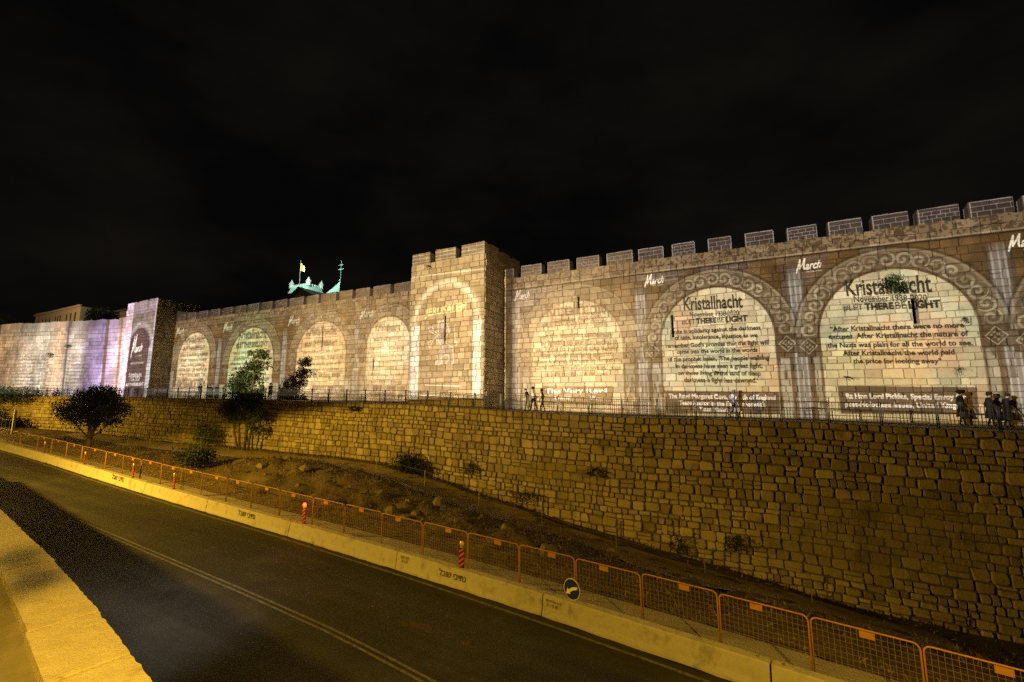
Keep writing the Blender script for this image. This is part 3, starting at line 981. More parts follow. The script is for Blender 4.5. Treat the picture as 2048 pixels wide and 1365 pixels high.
def lay_stones(parent, mat, s0, s1, depth, base_t, Mf, course, length, proud, gap, chamfer, flat, wav, seed, slits=(), split=.0, limit=300, erode=None, flip=False, name='stone', jit=.026):
    r = np.random.default_rng(seed)
    wv = lambda s, k: wav * (2 * vnoise(s * .45 + 31 * k, 3.3 * k, seed) - 1) if k > 0 else 0.0
    t, k, out = 0.0, 0, []
    while t < depth:
        h = r.uniform(*course)
        s = s0 - r.uniform(0, .5)
        while s < s1:
            w = r.uniform(*length) * (h / ((course[0] + course[1]) / 2)) ** .4
            e = min(s + w, s1)
            if s1 - e < length[0] * .5:
                e = s1
            a, b = max(s, s0), e
            s = e
            if b - a < .12:
                continue
            spans = [(a, b)]
            for (sx, sw, z_hi, z_lo) in slits:
                if t < z_lo and t + h > z_hi:
                    ns = []
                    for (p, q) in spans:
                        if q > sx - sw / 2 and p < sx + sw / 2:
                            if sx - sw / 2 - p > .1:
                                ns.append((p, sx - sw / 2))
                            if q - sx - sw / 2 > .1:
                                ns.append((sx + sw / 2, q))
                        else:
                            ns.append((p, q))
                    spans = ns
            for (p, q) in spans:
                mid = (p + q) / 2
                if t + h * .4 > base_t(mid):
                    continue
                cells = [(t, t + h)]
                if r.random() < split and h > .4:
                    cc = t + h * r.uniform(.4, .6)
                    cells = [(t, cc), (cc, t + h)]
                for (ta, tb) in cells:
                    A0, B0 = ta + (wv(p, k) if ta == t else 0), ta + (wv(q, k) if ta == t else 0)
                    A1, B1 = tb + (wv(p, k + 1) if tb == t + h else 0), tb + (wv(q, k + 1) if tb == t + h else 0)
                    g = gap * r.uniform(.6, 1.5)
                    pr = proud * r.uniform(.6, 1.35)
                    ti = float(np.clip(r.normal(.5, .24), 0, 1))
                    if erode is not None:
                        ev = erode(mid, (ta + tb) / 2)
                        pr = pr * (1 - .78 * ev)
                        ti = ti * (1 - .5 * ev)
                        g = g * (1 - .4 * ev)
                    if q - p < 3 * g or B1 - B0 < 3 * g:
                        continue
                    v, f = stone_shape(r, p + g, q - g, A0 + g, B0 + g, A1 - g, B1 - g, pr, Mf, chamfer, flat, jit)
                    c = np.mean(v, 0)
                    d2 = float(c @ c)
                    sc = (q - p) * (tb - ta) / d2 if in_frame(c) else 0
                    out.append((sc, v, f, ti))
        t += h
        k += 1
    out.sort(key=lambda q: -q[0])
    rest = MB()
    for i, (sc, v, f, ti) in enumerate(out):
        if flip:
            f = [q[::-1] for q in f]
        if i < limit and sc > 0:
            MB().add(v, f, ti).build(name, mat, parent)
        else:
            rest.add(v, f, ti)
    if rest.v:
        tag(rest.build('stone_courses', mat, parent), kind='stuff')
    return len(out)


def wall_body(x0, x1, y, thick, top, bot, mat, parent, name, slits=(), step=2.0):
    """front skin with real loophole openings, top, back, ends (all of one mesh)"""
    xs = set(np.arange(x0, x1, step).tolist() + [x1])
    for sx, sw, zh, zl in slits:
        xs |= {sx - sw / 2, sx + sw / 2}
    xs = sorted(xs)
    xs = [x0] + [x for x in xs if x0 + .05 < x < x1 - .05] + [x1]
    b = MB()
    for a, c in zip(xs[:-1], xs[1:]):
        hole = next(((zh, zl) for sx, sw, zh, zl in slits if abs((a + c) / 2 - sx) < sw / 2), None)
        ta, tc, ba, bc = float(top(a)), float(top(c)), float(bot(a)), float(bot(c))
        if hole:
            zh, zl = hole
            b.add([(a, y, zh), (c, y, zh), (c, y, tc), (a, y, ta)], [(0, 1, 2, 3)])
            b.add([(a, y, ba), (c, y, bc), (c, y, zl), (a, y, zl)], [(0, 1, 2, 3)])
            d = y + 1.3
            b.add([(a, y, zl), (c, y, zl), (c, y, zh), (a, y, zh), (a, d, zl), (c, d, zl), (c, d, zh), (a, d, zh)],
                  [(0, 1, 5, 4), (1, 2, 6, 5), (2, 3, 7, 6), (3, 0, 4, 7), (4, 5, 6, 7)])
        else:
            b.add([(a, y, ba), (c, y, bc), (c, y, tc), (a, y, ta)], [(0, 1, 2, 3)])
        b.add([(a, y, ta), (c, y, tc), (c, y + thick, tc), (a, y + thick, ta)], [(0, 1, 2, 3)])
        b.add([(a, y + thick, ba), (c, y + thick, bc), (c, y + thick, tc), (a, y + thick, ta)], [(3, 2, 1, 0)])
    for a, o in ((x0, 1), (x1, 0)):
        q = [(a, y, float(bot(a))), (a, y, float(top(a))), (a, y + thick, float(top(a))), (a, y + thick, float(bot(a)))]
        b.add(q, [(0, 1, 2, 3) if o else (3, 2, 1, 0)])
    return b.build(name, mat, parent)


def merlon(parent, x0, x1, y, thick, z0, z1, rr, front=True, stones=True, slit=False):
    """a battlement: core block with dressed stones on its face"""
    b = MB()
    j = lambda: rr.uniform(-.03, .03)
    m = .05
    v = []
    for (zz, ins) in ((z0 - .1, 0), (z1 - m, 0), (z1, m)):
        for (x, yy) in ((x0, y), (x1, y), (x1, y + thick), (x0, y + thick)):
            sx = 1 if x == x0 else -1
            sy = 1 if yy == y else -1
            v.append((x + sx * ins + j() * .5, yy + sy * ins + j() * .3, zz + (2.2 * j() if zz > z0 else 0)))
    f = []
    for lv in (0, 4):
        for k in range(4):
            f.append((lv + k, lv + (k + 1) % 4, lv + 4 + (k + 1) % 4, lv + 4 + k))
    f.append((8, 9, 10, 11))
    b.add(v, f, rr.uniform(.3, .7))
    core = b.build('merlon', M['ashlar'], parent)
    if stones:
        zz = z0
        k = 0
        while zz < z1 - .12:
            h = min((z1 - z0) / 3, z1 - zz)
            x = x0
            off = .5 if k % 2 else .0
            xs = [x0]
            nx = max(2, int((x1 - x0) / .62))
            for q in range(nx):
                xe = x0 + (x1 - x0) * (q + 1 - off * .5 + rr.uniform(-.1, .1)) / nx
                if q == nx - 1:
                    xe = x1
                if slit and k == 1 and xs[-1] < (x0 + x1) / 2 < xe:
                    xm = (x0 + x1) / 2
                    pair = ((xs[-1], xm - .05), (xm + .05, xe))
                else:
                    pair = ((xs[-1], xe),)
                for (a, c) in pair:
                    if c - a > .1:
                        Mf = lambda s, t, d, z0_=zz, h_=h: (s, y - d, z0_ + h_ - t)
                        vv, ff = stone_shape(rr, a + .014, c - .014, .014, .014, h - .014, h - .014, .045, Mf, .07, .9)
                        MB().add(vv, ff, float(np.clip(rr.normal(.5, .2), 0, 1))).build('stone', M['ashlar'], core, True)
                xs.append(xe)
            zz += h
            k += 1
    return core


def bot_fn(x):
    return ground_at_wall(x) - 1.0


rr = np.random.default_rng(21)
# ---- right-hand stretch of the city wall
WALL_R = thing('city_wall', 'long crenellated stone wall right of the central tower, lit with three large lettered arches', 'wall', (0, 34, -.2))
slR = [(7.62, .26, 6.5, 5.03), (-5.52, .15, 6.8, 5.25), (-12.3, .13, 8.9, 8.0)]
wall_body(-18.95, 19, 34.0, 2.2, wall_top, bot_fn, M['mortar'], WALL_R, 'wall_core', slR)
MfR = lambda s, t, d: (s, 34.0 - d, float(wall_top(s)) - t)
lay_stones(WALL_R, M['ashlar'], -18.9, 19, 13.0, lambda s: wall_top(s) - ground_at_wall(s) + .25, MfR, (.30, .54), (.34, 1.0), .060, .009, .10, .88, .04, 101,
           [(x, w, float(wall_top(x)) - zh, float(wall_top(x)) - zl) for x, w, zh, zl in slR], split=.05)
for i, (a, b, zt) in enumerate(MR):
    merlon(WALL_R, a, b, 34.0, .75, float(wall_top((a + b) / 2)), zt, rr, slit=i % 2 == 0)

# ---- left-hand stretch
WALL_L = thing('city_wall', 'crenellated stone wall between the two towers, lit with four paler arches', 'wall', (-48, 34, 1.6))
slL = [(-40.2, .16, 8.5, 6.8), (-54.3, .15, 8.4, 7.2), (-63.0, .14, 5.9, 5.0), (-33.0, .13, 5.2, 4.4)]
wall_body(-68.0, -26.0, 34.0, 2.2, wall_top, bot_fn, M['mortar'], WALL_L, 'wall_core', slL)
lay_stones(WALL_L, M['ashlar'], -67.95, -26.0, 13.0, lambda s: wall_top(s) - ground_at_wall(s) + .25, MfR, (.32, .56), (.38, 1.05), .060, .010, .10, .88, .04, 103,
           [(x, w, float(wall_top(x)) - zh, float(wall_top(x)) - zl) for x, w, zh, zl in slL], split=.05)
for i, (a, b, zt) in enumerate(ML):
    merlon(WALL_L, a, b, 34.0, .75, float(wall_top((a + b) / 2)), zt, rr, stones=True)

# ---- far-left stretch, bending toward the road
FAR_ANG = math.atan2(-FARD[1], -FARD[0])
far_top = lerp_table([(-60, 13.4), (-30, 13.2), (-17, 12.7), (-7, 12.4), (.5, 12.3)])
far_bot = lerp_table([(-60, 3.6), (-30, 2.9), (.5, 2.2)])


def far_pt(s, d, z):
    return (FAR0[0] - FARD[0] * s + FARD[1] * -d * -1, FAR0[1] - FARD[1] * s - d * abs(FARD[0]), z)


WALL_F = thing('city_wall', 'far stretch of crenellated wall left of the smaller tower, washed in purple, white and amber bands', 'wall', (FAR0[0] - 15, FAR0[1] - 2, 2.5))
b = MB()
ss = np.arange(-60, .6, 3.0)
for a, c in zip(ss[:-1], ss[1:]):
    q = [far_pt(a, 0, far_bot(a) - 1), far_pt(c, 0, far_bot(c) - 1), far_pt(c, 0, far_top(c)), far_pt(a, 0, far_top(a)), far_pt(c, -2, far_top(c)), far_pt(a, -2, far_top(a))]
    b.add(q, [(0, 1, 2, 3), (3, 2, 4, 5)])
b.build('wall_core', M['mortar'], WALL_F)
lay_stones(WALL_F, M['ashlar'], -60, .3, 11.5, lambda s: far_top(s) - far_bot(s) + .2, lambda s, t, d: far_pt(s, d, float(far_top(s)) - t), (.42, .66), (.5, 1.3), .09, .014, .07, .88, .03, 105, split=.03)
s = -58.0
k = 0
while s < -1.0:
    w = rr.uniform(1.6, 2.3)
    zt = float(far_top(s + w / 2))
    bb = MB()
    v = [far_pt(s, .06, zt - .1), far_pt(s + w, .06, zt - .1), far_pt(s + w, -.7, zt - .1), far_pt(s, -.7, zt - .1)]
    hh = rr.uniform(.75, .95)
    v += [(p[0] + rr.uniform(-.03, .03), p[1] + rr.uniform(-.03, .03), p[2] + .1 + hh + rr.uniform(-.04, .04)) for p in v]
    bb.add(v, [(0, 1, 5, 4), (1, 2, 6, 5), (2, 3, 7, 6), (3, 0, 4, 7), (4, 5, 6, 7)], rr.uniform(.3, .7)).build('merlon', M['ashlar'], WALL_F)
    s += w + rr.uniform(.5, .75)
    k += 1


# ---- towers
def tower(label, x0, x1, y0, zb, zt, mh, merl, slit, seed):
    T = thing('wall_tower', label, 'tower', ((x0 + x1) / 2, y0 + 1.5, zb))
    tp, bt = (lambda x: zt + 0 * np.asarray(x, float)), (lambda x: zb - 1.0 + 0 * np.asarray(x, float))
    wall_body(x0, x1, y0, 5.5, tp, bt, M['mortar'], T, 'tower_core', slit)
    Mf = lambda s, t, d: (s, y0 - d, zt - t)
    lay_stones(T, M['ashlar'], x0 - .04, x1 + .04, zt - zb + 1, lambda s: zt - zb + .3, Mf, (.34, .58), (.40, 1.0), .065, .010, .10, .88, .04, seed,
               [(x, w, zt - zh, zt - zl) for x, w, zh, zl in slit], split=.04, limit=220)
    Ms = lambda s, t, d: (x1 + d, y0 + s, zt - t)              # right-hand side face
    sl2 = []
    lay_stones(T, M['ashlar'], .02, 5.5, zt - zb + 1, lambda s: zt - zb + .3, Ms, (.34, .58), (.40, 1.0), .065, .010, .10, .88, .04, seed + 1, sl2, split=.04, limit=80)
    r2 = np.random.default_rng(seed)
    for (a, c) in merl:
        merlon(T, a, c, y0, .75, zt, zt + mh, r2)
    yy = y0 + .95
    while yy < y0 + 5:
        bb = MB().box(x1 - .75, x1 + .03, yy, yy + 1.25, zt - .1, zt + mh + r2.uniform(-.05, .05), r2.uniform(.3, .7))
        bb.build('merlon', M['ashlar'], T)
        yy += 1.9
    return T


tower('tall square stone tower in the middle, lit amber with a lion outline', -26.15, -18.92, 31.0, .75, 12.55, .98, [(-26.15, -24.25), (-23.7, -21.65), (-21.1, -18.92)], [(-22.55, .13, 7.85, 5.8)], 201)
tower('smaller square stone tower at the left with a dark panel of white brush lettering', -75.1, -67.85, 31.45, 2.1, 13.75, .95, [(-75.1, -72.9), (-72.2, -70.3), (-69.7, -67.85)], [], 211)

# ---- path along the wall foot
b = MB()
xs = np.arange(-132, 26, 2.0)
for a, c in zip(xs[:-1], xs[1:]):
    ya, yc = float(ret_y(a)) + .35, float(ret_y(c)) + .35
    b.add([(a, ya, ret_top(a)), (c, yc, ret_top(c)), (c, 36.2, ground_at_wall(c)), (a, 36.2, ground_at_wall(a))], [(0, 1, 2, 3)])
structure(b.build('path', M['path']))

# ---- retaining wall below the path
RET = thing('retaining_wall', 'long retaining wall of rough uncoursed limestone blocks below the path, dark at its right end', 'wall', (-25, 29, -5))
b = MB()
for a, c in zip(xs[:-1], xs[1:]):
    ya, yc = float(ret_y(a)), float(ret_y(c))
    za, zc, wa, wc = ret_top(a), ret_top(c), ret_base(a) - 1.2, ret_base(c) - 1.2
    b.add([(a, ya - .05 * (za - wa), wa), (c, yc - .05 * (zc - wc), wc), (c, yc, zc), (a, ya, za), (c, yc + .5, zc), (a, ya + .5, za)], [(0, 1, 2, 3), (3, 2, 4, 5)])
b.build('wall_core', M['rubble_joint'], RET)
MfT = lambda s, t, d: (s, float(ret_y(s)) - .05 * t - d, float(ret_top(s)) - t)


def erosion(s, t):
    z = float(ret_top(s)) - t
    v = max(0.0, 1 - ((s - 4.5) / 5.5) ** 2 - ((z + 5.6) / 2.3) ** 2) * 1.6
    v = max(v, (1 - ((s + 13) / 4.0) ** 2 - ((z + 3.6) / .9) ** 2) * 1.3)
    v += .5 * max(0, float(fbm(np.array(s * .35), np.array(z * .5), 77, 3)) - .55) * (3 if z < -3 else 1)
    return float(np.clip(v, 0, 1))


lay_stones(RET, M['rubble'], -110, 22, 10.5, lambda s: ret_top(s) - ret_base(s) + .3, MfT, (.26, .54), (.26, .80), .10, .016, .16, .82, .07, 301, split=.16, erode=erosion, jit=.05)

# ---- road
def strip(name, y_a, y_b, dz, mat, x0, x1, step=1.5, drop=0.0):
    b = MB()
    xs_ = np.arange(x0, x1 + .01, step)
    for a, c in zip(xs_[:-1], xs_[1:]):
        b.add([(a, y_a(a), road_z(a) + dz), (c, y_a(c), road_z(c) + dz), (c, y_b(c), road_z(c) + dz - drop), (a, y_b(a), road_z(a) + dz - drop)], [(0, 1, 2, 3)])
    return b.build(name, mat)


structure(strip('road', lambda x: -3.0 if x > -20 else -3.0 + (-20 - x) * .05, lambda x: bar_y(x) + .75, 0, M['asphalt'], -170, 24))
cen_y = lerp_table([(-170, 16.0), (-110, 13.6), (-60, 12.2), (-38.5, 11.14), (-27.1, 10.49), (-19.3, 10.1), (-13.7, 9.79), (-10, 9.52), (-7.27, 9.16), (-5, 8.8), (2, 7.4), (20, 3)])
edge_y = lambda x: bar_y(x) - .22 - .12 * np.clip((x + 10) / 8, 0, 1)
structure(strip('road_edge_line', lambda x: edge_y(x) - .12, edge_y, .005, M['road_paint'], -168, 16))
structure(strip('road_centre_line', lambda x: cen_y(x) - .13, lambda x: cen_y(x) - .05, .005, M['road_paint'], -168, 16))
structure(strip('road_centre_line', lambda x: cen_y(x) + .05, lambda x: cen_y(x) + .13, .005, M['road_paint'], -168, 16))
structure(strip('pavement', lambda x: bar_y(x) + .50, lambda x: bar_y(x) + 2.25, .15, M['pavement'], -170, 24))
# pavement kerb face toward the road and back edge
b = MB()
xs_ = np.arange(-170, 24, 2.0)
for a, c in zip(xs_[:-1], xs_[1:]):
    for off, sg in ((.50, 1), (2.25, -1)):
        q = [(a, bar_y(a) + off, road_z(a) - .3), (c, bar_y(c) + off, road_z(c) - .3), (c, bar_y(c) + off, road_z(c) + .15), (a, bar_y(a) + off, road_z(a) + .15)]
        b.add(q, [(0, 1, 2, 3) if sg > 0 else (3, 2, 1, 0)])
structure(b.build('pavement_kerb', M['pavement']))


# ---- earth between pavement and retaining wall
def terrain(x, y):
    x = np.asarray(x, float)
    y = np.asarray(y, float)
    yf, yr = bar_y(x) + 2.2, ret_y(x)
    u = np.clip((y - yf) / (yr - yf), 0, 1)
    zf, zb = road_z(x) + .10, ret_base(x)
    e = u * u * (3 - 2 * u)
    z = zf + (zb - zf) * (.35 * u + .65 * e)
    z += 1.15 * np.exp(-((x + 27) / 9) ** 2) * np.exp(-((u - .42) / .22) ** 2)
    z += .6 * np.exp(-((x + 12) / 6) ** 2) * np.exp(-((u - .30) / .18) ** 2)
    rough = np.clip(np.minimum(u, 1 - u) * 6, 0, 1)
    band = np.exp(-((u - .28) / .22) ** 2) * np.clip((x + 45) / 15, 0, 1)
    z += rough * ((fbm(x * .35, y * .35, 61, 4) - .5) * .55 + (fbm(x * 1.3, y * 1.3, 65, 3) - .5) * (.12 + .6 * band))
    return z


nu = 60
tx = np.concatenate([np.arange(-150, -60, 1.2), np.arange(-60, -30, .5), np.arange(-30, 24, .3)])
b = MB()
U_ = np.linspace(0, 1, nu)
Xg, Ug = np.meshgrid(tx, U_, indexing='ij')
Yg = bar_y(Xg) + 2.2 + Ug * (ret_y(Xg) + .1 - bar_y(Xg) - 2.2)
Zg = terrain(Xg, Yg)
b.v = [tuple(p) for p in np.stack([Xg, Yg, Zg], -1).reshape(-1, 3).tolist()]
b.t = [.5] * len(b.v)
n_ = len(tx)
b.f = [(i * nu + j, (i + 1) * nu + j, (i + 1) * nu + j + 1, i * nu + j + 1) for i in range(n_ - 1) for j in range(nu - 1)]
structure(b.build('ground', M['earth'], None, True))
# smooth dirt track along the foot of the wall
b = MB()
tw = np.linspace(0, 1, 7)
tx2 = np.arange(-72, 6, .6)
for x_ in tx2:
    for w_ in tw:
        u0, u1 = .56 - .16 * max(0, (x_ + 18) / 20), .90 - .08 * max(0, (x_ + 18) / 20)
        yf = float(bar_y(x_)) + 2.2
        y_ = yf + (u0 + (u1 - u0) * w_ + .02 * (float(vnoise(np.array(x_ * .5), np.array(2.0 + (w_ > .5)), 4)) - .5)) * (float(ret_y(x_)) - yf)
        b.v.append((x_, y_, 0.0))
b.t = [.5] * len(b.v)
V = np.array(b.v)
zz = np.mean([terrain(V[:, 0] + dx, V[:, 1] + dy) for dx in (-.8, 0, .8) for dy in (-.5, 0, .5)], 0)
V[:, 2] = np.maximum(zz, terrain(V[:, 0], V[:, 1])) + .015
b.v = [tuple(p) for p in V.tolist()]
b.f = [(i * 7 + j, (i + 1) * 7 + j, (i + 1) * 7 + j + 1, i * 7 + j + 1) for i in range(len(tx2) - 1) for j in range(6)]
structure(b.build('earth_track', surf('earth_track', (.28, .225, .15), (.42, .35, .245), scale=1.1, detail=8, bump=.5, bscale=9, bdist=.04, dark=(.15, .118, .076), dscale=.5, dpos=(.5, .72)), None, True))
# wide ground far below everything, out to the horizon
structure(MB().add([(-900, -900, -14), (900, -900, -14), (900, 900, -14), (-900, 900, -14)], [(0, 1, 2, 3)]).build('land', M['earth']))

# ---- terrace with parapet where the photographer stands
copR = lerp_table([(-40, 8.7), (-20, 4.75), (-8.43, 2.47), (-5.25, 1.89), (-3.71, 1.57), (-2.44, 1.29), (0, .75), (6, -.6)])
TER = thing('terrace_wall', 'low terrace parapet of pale coping blocks lit bright amber in the bottom left corner', 'wall', (-4, 1.5, -1.4))
b = MB()
xs_ = np.arange(-40, 6.1, 1.0)
for a, c in zip(xs_[:-1], xs_[1:]):
    ya, yc = float(copR(a)) - .05, float(copR(c)) - .05
    b.add([(a, ya, -9), (c, yc, -9), (c, yc, -1.32), (a, ya, -1.32)], [(0, 1, 2, 3)])
    b.add([(a, ya - .26, -1.5), (c, yc - .26, -1.5), (c, yc - .26, -1.32), (a, ya - .26, -1.32), (a, ya, -1.32), (c, yc, -1.32)], [(3, 2, 1, 0), (3, 4, 5, 2)])
b.build('parapet_core', M['mortar'], TER)
cr = np.random.default_rng(500)
x = -4.35
joints = [-4.35]
while x > -38:
    x -= cr.uniform(.62, .95)
    joints.insert(0, x)
joints += [-3.60]
x = -3.60
while x < 5:
    x += cr.uniform(.65, .95)
    joints.append(x)
for a, c in zip(joints[:-1], joints[1:]):
    # a rough block: grid top with worn edges
    nx, ny = 25, 6
    v, f = [], []
    wdt = .31 + cr.uniform(-.015, .015)
    dz = cr.uniform(-.004, .004)
    sd = int(cr.integers(1, 9999))
    for i in range(nx):
        for j in range(ny):
            u, w = i / (nx - 1), j / (ny - 1)
            x_ = a + .002 + (c - a - .004) * u
            edge = min(u, 1 - u, w, 1 - w)
            wob = (float(vnoise(np.array(x_ * 19), np.array(j * 1.3 + 3), sd)) - .5)
            y_ = float(copR(x_)) - wdt * (1 - w) + (.016 * wob if j == ny - 1 else 0)
            z_ = -1.15 + dz + (.003 * wob) - (.003 if edge == 0 else 0)
            v.append((x_, y_, z_))
    for i in range(nx - 1):
        for j in range(ny - 1):
            f.append((i * ny + j, (i + 1) * ny + j, (i + 1) * ny + j + 1, i * ny + j + 1))
    rim = [i * ny for i in range(nx)] + [(nx - 1) * ny + j for j in range(1, ny)] + [i * ny + ny - 1 for i in range(nx - 2, -1, -1)] + [j for j in range(ny - 2, 0, -1)]
    n0 = len(v)
    for q in rim:
        p = v[q]
        v.append((p[0], p[1], -1.33))
    m = len(rim)
    for k in range(m):
        f.append((rim[(k + 1) % m], rim[k], n0 + k, n0 + (k + 1) % m))
    MB().add(v, f, cr.uniform(.2, .8)).build('coping_block', M['coping'], TER)
b = MB()
xs_ = np.arange(-40, 8.1, 2.0)
for a, c in zip(xs_[:-1], xs_[1:]):
    b.add([(a, float(copR(a)) - 9, -1.21), (c, float(copR(c)) - 9, -1.21), (c, float(copR(c)) - .28, -1.21), (a, float(copR(a)) - .28, -1.21)], [(0, 1, 2, 3)])
structure(b.build('terrace_pavement', surf('terrace_pavement', (.17, .15, .12), (.26, .235, .19), scale=6, bump=.4, bscale=70, bdist=.006, dark=(.12, .105, .08), dscale=2.5, dpos=(.5, .7))))

# ================================================================== OBJECTS
def chord(xa, xb, off):
    """frame along the barrier line between two stations: P(s, d, z), s in metres along, d away from the road, z above the road"""
    A = np.array([xa, float(bar_y(xa)) + off, road_z(xa)])
    B = np.array([xb, float(bar_y(xb)) + off, road_z(xb)])
    L_ = float(np.linalg.norm(B - A))
    e = (B - A) / L_
    nrm = np.array([-e[1], e[0], 0.0])
    nrm /= np.linalg.norm(nrm)
    return (lambda s, d, z: tuple(A + e * s + nrm * d + np.array([0, 0, z]))), L_, A


ORD = ['first', 'second', 'third', 'fourth', 'fifth', 'sixth', 'seventh', 'eighth', 'ninth', 'tenth', 'eleventh', 'twelfth', 'thirteenth', 'fourteenth', 'fifteenth',
       'sixteenth', 'seventeenth', 'eighteenth', 'nineteenth', 'twentieth', 'twenty-first', 'twenty-second', 'twenty-third', 'twenty-fourth', 'twenty-fifth', 'twenty-sixth', 'twenty-seventh', 'twenty-eighth']

# ---- concrete road barriers
joints = [-64.2, -55.64, -48.18, -39.07, -31.56, -24.89, -18.29, -12.04, -6.16, -.40, 5.4]
HEB = 'נתיבי שובל'[::-1]
marks = {3: [(HEB, 3.0, 1.7, .30)], 5: [(HEB, 2.75, 1.35, .30)], 7: [(HEB, 2.0, 1.12, .27), ('000 005', .2, .42, .42), ('3-1-0', .25, .3, .30)], 8: [('00 0TRA 110', .12, .5, .43), ('3 1 0 8', .14, .36, .31)]}
lab = {0: 'far concrete road barrier at the left edge beyond the first blue sign', 1: 'concrete road barrier carrying the leftmost blue arrow sign, far left', 2: 'concrete road barrier carrying the leftmost striped marker board',
       3: 'concrete road barrier in front of the round tree, small dark lettering', 4: 'concrete road barrier carrying two striped marker boards', 5: 'concrete road barrier with dark lettering, just left of the glowing red lamp',
       6: 'concrete road barrier carrying the marker board with the glowing red lamp', 7: 'concrete road barrier with large dark lettering below the nearest marker board',
       8: 'concrete road barrier beneath the near blue arrow sign', 9: 'nearest concrete road barrier, running out at the bottom edge'}
br = np.random.default_rng(70)
for i, (xa, xb) in enumerate(zip(joints[:-1], joints[1:])):
    P, L_, A = chord(xa, xb, 0.0)
    T = thing('road_barrier', lab[i], 'barrier', tuple(A), 0, 'concrete barriers along the road')
    prof = [(0, .02), (.0, .07), (.035, .20), (.085, .56), (.105, .59), (.35, .60), (.375, .57), (.46, .20), (.5, .07), (.5, .02)]
    n = max(8, int(L_ / .35))
    v, f = [], []
    for k in range(n + 1):
        s_ = .02 + (L_ - .04) * k / n
        for (d, z) in prof:
            ed = .03 if k in (0, n) else 0
            cz = (.3 - z) * ed
            v.append(P(s_, d + br.uniform(-.005, .005), z + cz + br.uniform(-.006, .006) - (0 if z > .05 else br.uniform(0, .015))))
    m = len(prof)
    for k in range(n):
        for q in range(m - 1):
            f.append((k * m + q, k * m + q + 1, (k + 1) * m + q + 1, (k + 1) * m + q)[::-1])
    f.append(tuple(range(m)))
    f.append(tuple(range(n * m, (n + 1) * m))[::-1])
    MB().add(v, f).build('barrier_body', M['concrete'], T)
    for (txt, s0, w, z0) in marks.get(i, ()):
        me = text_mesh(txt, 0, .012 if txt == HEB else 0)
        vv = np.array([q.co[:2] for q in me.vertices])
        k = w / (vv[:, 0].max() - vv[:, 0].min())
        bb = MB()
        face = lambda z: float(np.interp(z, [.07, .20, .56], [0, .035, .085]))
        bb.add([P(s0 + (a - vv[:, 0].min()) * k, face(z0 + c * k) - .012, z0 + c * k) for a, c in vv], [tuple(p.vertices) for p in me.polygons])
        bpy.data.meshes.remove(me)
        bb.build('lettering', M['lettering'], T)
    # lifting pin stubs at the ends
    for s_ in (.25, L_ - .25):
        MB().tube([P(s_, .23, .58), P(s_, .23, .63)], .03, 6).build('lifting_stub', M['galv'], T)

# ---- orange mesh fence panels
pj = [-63.2, -60.0, -56.82, -52.68, -49.58, -46.34, -43.26, -38.98, -36.26, -33.7, -31.12, -28.76, -26.6, -24.22, -22.06, -19.86, -17.54, -15.52, -13.38, -11.28, -9.26, -7.22, -5.3, -3.36, -1.44, .44, 2.32, 4.2, 6.1]
NP = len(pj) - 1
fr = np.random.default_rng(71)
for i, (xa, xb) in enumerate(zip(pj[:-1], pj[1:])):
    P, L_, A = chord(xa, xb, .62 + fr.uniform(-.02, .02))
    nR = NP - 2 - i                      # counted from the right among the panels in view
    w = ORD[min(nR, 27)] if nR >= 0 else 'outermost'
    T = thing('mesh_fence', 'orange mesh fence panel, %s from the right edge of the photo' % w if nR > 0 else ('orange mesh fence panel cut by the right edge of the photo' if nR == 0 else 'orange mesh fence panel just beyond the right edge'),
              'fence', (A[0], A[1], A[2] + .15), 0, 'orange panels behind the barriers')
    H = 1.62 + fr.uniform(-.015, .015)
    a, c = .025, L_ - .025
    rad = .12
    tl = fr.uniform(-.02, .02)
    path = [P(a, 0, .15), P(a, tl * .5, H - rad)]
    for q in range(1, 5):
        an = PI / 2 * q / 4
        path.append(P(a + rad - rad * math.cos(an), tl, H - rad + rad * math.sin(an)))
    for q in range(0, 5):
        an = PI / 2 * q / 4
        path.append(P(c - rad + rad * math.sin(an), tl, H - rad + rad * math.cos(an)))
    path.append(P(c, 0, .15))
    MB().tube(path, .0185, 6).build('frame', M['orange'], T, True)
    MB().tube([P(a, 0, .30), P(c, 0, .30)], .016, 5).build('bottom_rail', M['orange'], T, True)
    wm = MB()
    nv = max(8, int(L_ / .105))
    for k in range(1, nv):
        s_ = a + (c - a) * k / nv
        wm.tube([P(s_, 0, .30), P(s_, tl, H - .01)], .0042, 3, caps=False)
    for k in range(1, 12):
        z_ = .30 + (H - .32) * k / 12
        wm.tube([P(a, 0, z_), P(c, 0, z_)], .0042, 3, caps=False)
    tag(wm.build('wire_mesh', M['galv'], T), kind='stuff')
    s_ = L_ * fr.uniform(.36, .56)
    pl = MB()
    q = [P(s_, -.03 + tl, H - .15), P(s_ + .26, -.03 + tl, H - .15), P(s_ + .26, -.03 + tl, H - .02), P(s_, -.03 + tl, H - .02)]
    q2 = [P(s_, -.015 + tl, H - .15), P(s_ + .26, -.015 + tl, H - .15), P(s_ + .26, -.015 + tl, H - .02), P(s_, -.015 + tl, H - .02)]
    pl.add(q + q2, [(0, 1, 2, 3), (7, 6, 5, 4), (0, 4, 5, 1), (1, 5, 6, 2), (2, 6, 7, 3), (3, 7, 4, 0)])
    pl.build('name_plate', M['orange'], T)
    for s_ in (a, c):
        g = MB()
        p0 = np.array(P(s_, 0, .15))
        g.box(p0[0] - .05, p0[0] + .05, p0[1] - .16, p0[1] + .16, p0[2] + .003, p0[2] + .03).build('foot', M['orange'], T)

